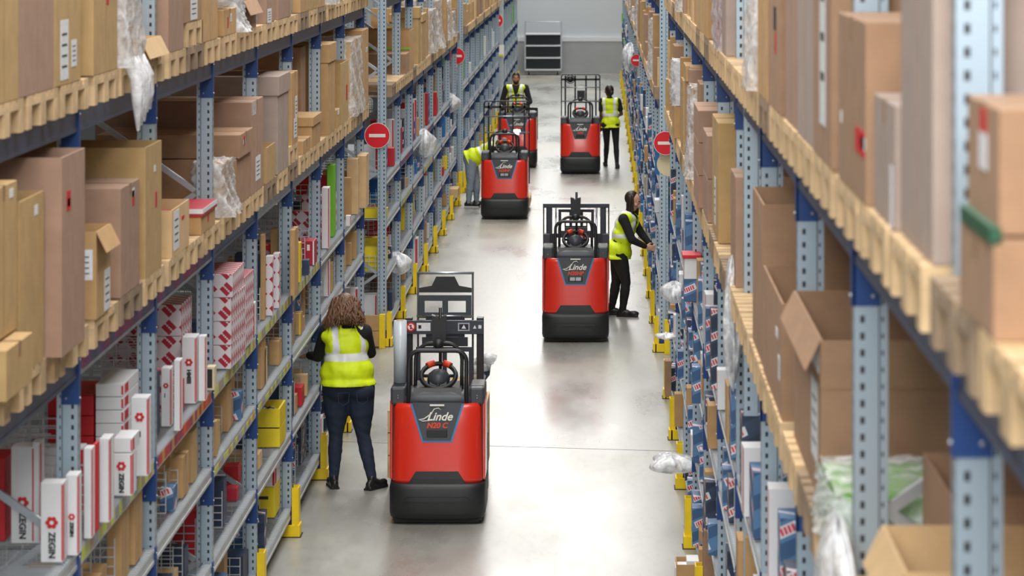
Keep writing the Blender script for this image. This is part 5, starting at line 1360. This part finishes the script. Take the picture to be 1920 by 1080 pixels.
# --- the remaining stock, bay by bay
QUEUE = []
def fill(mod, lv, bays, kinds, hmax, dens, wr=(.12, .34), parts=False, grp=None):
    s, y0, p, nb, nm, x = MODS[mod]
    for i in bays:
        y = y0+i*p+.09; end = y0+(i+1)*p-.09; n = 0
        while y < end-.12:
            w_ = R.uniform(*wr); y += R.uniform(0, (1-dens)*.5)
            if y+w_ > end or n > 15: break
            if not free(mod, lv, y-.01, y+w_+.01): y += .1; continue
            kd = R.choice(kinds); h = R.uniform(.3, 1)*hmax; nw = R.uniform(.14, .4); inset = R.uniform(.0, .16) if s < 0 else R.uniform(-.05, .06)
            xx = x+s*(inset+.01); X0, X1 = (xx-nw, xx) if s < 0 else (xx, xx+nw)
            card = kd in ('tan', 'ochre', 'brown', 'pinkish', 'greyish', 'paletan')
            lab = CN[kd] + ' carton, ' + LW[lv] + ' of ' + nm + ', ' + ORD[i] + ' bay, ' + ORD[n] + ' item' 
            zb = ZB[lv]+.018; st = 2 if (h < .24 and hmax > .4 and R.random() < .5) else 1
            for q in range(st):
                lb = lab if st == 1 else ('upper ' if q else 'lower ')+lab
                QUEUE.append((h*(nw+w_*abs(xx)/y)/y/y*(1 if s < 0 else .6), kd, X0, X1, y, y+w_, zb+q*h+.002, zb+(q+1)*h, lb, grp, s, R.uniform(-.03, .03), card))
            occ(mod, lv, y, y+w_); y += w_+.01; n += 1
def tall(mod, lv, bays, kinds, prob_wrap=.15):
    s, y0, p, nb, nm, x = MODS[mod]
    for i in bays:
        for k in range(3):
            ya = y0+i*p+.12+.9*k; yb_ = ya+.74
            if not free(mod, lv, ya, yb_): continue
            kd = R.choice(kinds); top = ZB[lv]+PZ+R.choice((R.uniform(.25, .5), R.uniform(.55, .82), R.uniform(.6, .82)))
            if lv == 'A': top += .2
            lab = f"{CN[kd]} carton, {LW[lv]} of {nm}, {ORD[i]} bay, {ORD[k]} pallet"
            if R.random() < prob_wrap: wrapped(s, lv, ya, yb_, top, .8, kd, 'film wrapped load, ' + LW[lv] + ' of ' + nm + ', ' + ORD[i] + ' bay, ' + ORD[k] + ' pallet', X=x+-s*.06, mod=mod, drape=.03)
            else:
                split = R.random() < .4
                if split:
                    m_ = (ya+yb_)/2+R.uniform(-.1, .1)
                    face(s, lv, ya, m_-.01, top, .8, kd, 'nearer '+lab, X=x-s*R.uniform(.02, .06), mod=mod, bev=0)
                    face(s, lv, m_+.01, yb_, ZB[lv]+PZ+R.uniform(.3, .8), .8, R.choice(kinds), 'farther carton on pallet, '+f"{LW[lv]} of {nm}, {ORD[i]} bay, {ORD[k]} pallet", X=x-s*R.uniform(.02, .06), mod=mod, bev=0)
                else: face(s, lv, ya, yb_, top, .8, kd, lab, X=x-s*R.uniform(.02, .06), mod=mod, bev=0, lid=R.choice((0, 0, .12)), open_=False)
card = ['tan', 'ochre', 'brown', 'tan', 'pinkish', 'paletan']
tall('L2', 'B', range(1, 7), card); tall('L3', 'B', range(0, 8), card); tall('L4', 'B', range(0, 6), card+['green'])
tall('L2', 'A', range(0, 2), card)
tall('R1', 'A', range(7, 11), card); tall('R1', 'B', range(7, 11), card); tall('R2', 'A', range(0, 7), card); tall('R2', 'B', range(0, 7), card); tall('R3', 'B', range(0, 8), card); tall('R4', 'B', range(0, 6), card)
for mod, n, lvs in (('L2', 7, 'AB'), ('L3', 8, 'B'), ('L4', 6, 'B'), ('R2', 7, 'AB'), ('R3', 8, 'B'), ('R4', 6, 'B')):
    s, y0, p, nb, nm, x = MODS[mod]
    for lv in lvs:
        for i in range(2 if (mod, lv) == ('L2', 'A') else n):
            for k in range(3): pallet(mod, lv, i, k, y0+i*p+.5+.9*k, 0, 'oldwood' if (i+k*2) % 5 == 0 else 'wood', parts=False)
G1, G2 = 'small stock on the left mesh shelves', 'small stock on the right mesh shelves'
fill('L1', 'C', range(2, 9), ['white', 'red', 'tan', 'diamond', 'navy'], .5, .35, (.1, .2), grp=G1)
fill('L1', 'D', range(2, 9), ['tan', 'tan', 'brown', 'tan', 'bluediag', 'ochre'], .36, .45, (.1, .26), grp=G1)
fill('L1', 'E', range(2, 9), ['tan', 'red', 'navy', 'white', 'paletan'], .34, .2, (.12, .3), grp=G1)
fill('L1', 'F', range(3, 9), ['navy', 'tan', 'navydiag', 'bluediag', 'white'], .38, .25, (.12, .3), grp=G1)
fill('L2', 'C', range(0, 7), ['crimson', 'white', 'tan', 'green', 'red', 'navydiag', 'bluediag'], .55, .5, grp=G1)
fill('L2', 'D', range(0, 7), ['blue', 'white', 'yellow', 'tan', 'bluediag', 'navy'], .36, .5, grp=G1)
fill('L2', 'E', range(0, 7), ['blue', 'yellow', 'white', 'navydiag', 'red'], .36, .3, grp=G1)
fill('L2', 'F', range(0, 7), ['brown', 'white', 'tan', 'navy', 'diamond'], .36, .35, grp=G1)
fill('L3', 'C', range(0, 8), ['green', 'white', 'diamond', 'bluediag', 'white'], .55, .5, (.25, .5), grp=G1)
fill('L3', 'D', range(0, 8), ['bluediag', 'white', 'blue', 'navydiag'], .36, .6, (.25, .5), grp=G1)
fill('L3', 'E', range(0, 8), ['bluediag', 'blue', 'white', 'bluediag'], .36, .6, (.25, .5), grp=G1)
fill('L3', 'F', range(0, 8), ['yellow', 'white', 'navy', 'tan'], .36, .4, (.25, .5), grp=G1)
fill('L4', 'C', range(0, 6), ['green', 'green', 'white'], .6, .7, (.4, .6), grp=G1)
fill('L4', 'D', range(0, 6), ['blue', 'white', 'bluediag'], .36, .5, (.4, .6), grp=G1)
fill('L4', 'E', range(0, 6), ['tan', 'white', 'bluediag'], .36, .5, (.4, .6), grp=G1)
fill('L4', 'F', range(0, 6), ['yellow', 'yellow', 'tan'], .36, .5, (.4, .6), grp=G1)
blues = ['bluediag', 'bluediag', 'bluediag', 'navydiag', 'white', 'tan']
fill('R1', 'C', range(3, 11), blues, .55, .4, (.15, .35), grp=G2)
fill('R1', 'D', range(3, 11), blues, .36, .4, (.15, .35), grp=G2)
fill('R1', 'E', range(3, 11), blues, .36, .4, (.15, .35), grp=G2)
fill('R1', 'F', range(4, 11), blues, .36, .4, (.15, .35), grp=G2)
for lv in 'CDEF':
    fill('R2', lv, range(0, 7), blues+['blue'], .4, .4, (.2, .4), grp=G2)
    fill('R3', lv, range(0, 8), blues+['blue'], .4, .4, (.3, .5), grp=G2)
    fill('R4', lv, range(0, 6), blues+['green'], .4, .4, (.4, .6), grp=G2)
for mod, bmin in (('L1', 2), ('L2', 0), ('R1', 3)):
    s, y0, p, nb, nm, x = MODS[mod]; spots = []
    for lv in 'CDEF':
        last = -9
        for ya in sorted(q[0] for q in OCC.get((mod, lv), [])):
            yy = ya-.016; ph = (yy-y0) % p
            if yy < y0+bmin*p or ph < .09 or ph > p-.09 or yy-last < .2 or not free(mod, lv, yy-.005, yy+.005): continue
            spots.append((lv, yy)); last = yy
    R.shuffle(spots)
    for lv, yy in sorted(spots[:98]):
        o = link('wire_divider', R.choice(DIVS), RK[mod]); o.location = ((-.05-R.uniform(0, .1))*-s, yy-y0, ZB[lv]+.014)
        if s > 0: o.rotation_euler[2] = PI
def flush(iscard, limit, stuff_name, lab):
    q = sorted([e for e in QUEUE if e[12] == iscard], key=lambda e: -e[0])
    for _, kd, X0, X1, Y0, Y1, Z0, Z1, lb, grp, s, rz, c_ in q[:limit]:
        carton(kd, X0, X1, Y0, Y1, Z0, Z1, lb, grp, s, tape=False, bev=0, rz=rz, seam=False)
    b = MB()
    for _, kd, X0, X1, Y0, Y1, Z0, Z1, lb, grp, s, rz, c_ in q[limit:]: b.box(X0, X1, Y0, Y1, Z0, Z1, kd)
    if len(q) > limit: tag(b.build(stuff_name), lab, 'small stock', kind='stuff')
nC = len([o for o in bpy.data.objects if o.name.split('.')[0] == 'carton']); nP = len([o for o in bpy.data.objects if o.name.split('.')[0] == 'printed_box'])
flush(True, max(0, 296-nC), 'small_cartons', 'remaining small cardboard cartons crowding the distant mesh shelves')
flush(False, 296-nP, 'small_printed_boxes', 'remaining small coloured boxes crowding the distant mesh shelves')
for o in bpy.data.objects:
    if 'hy' in o: del o['hy']
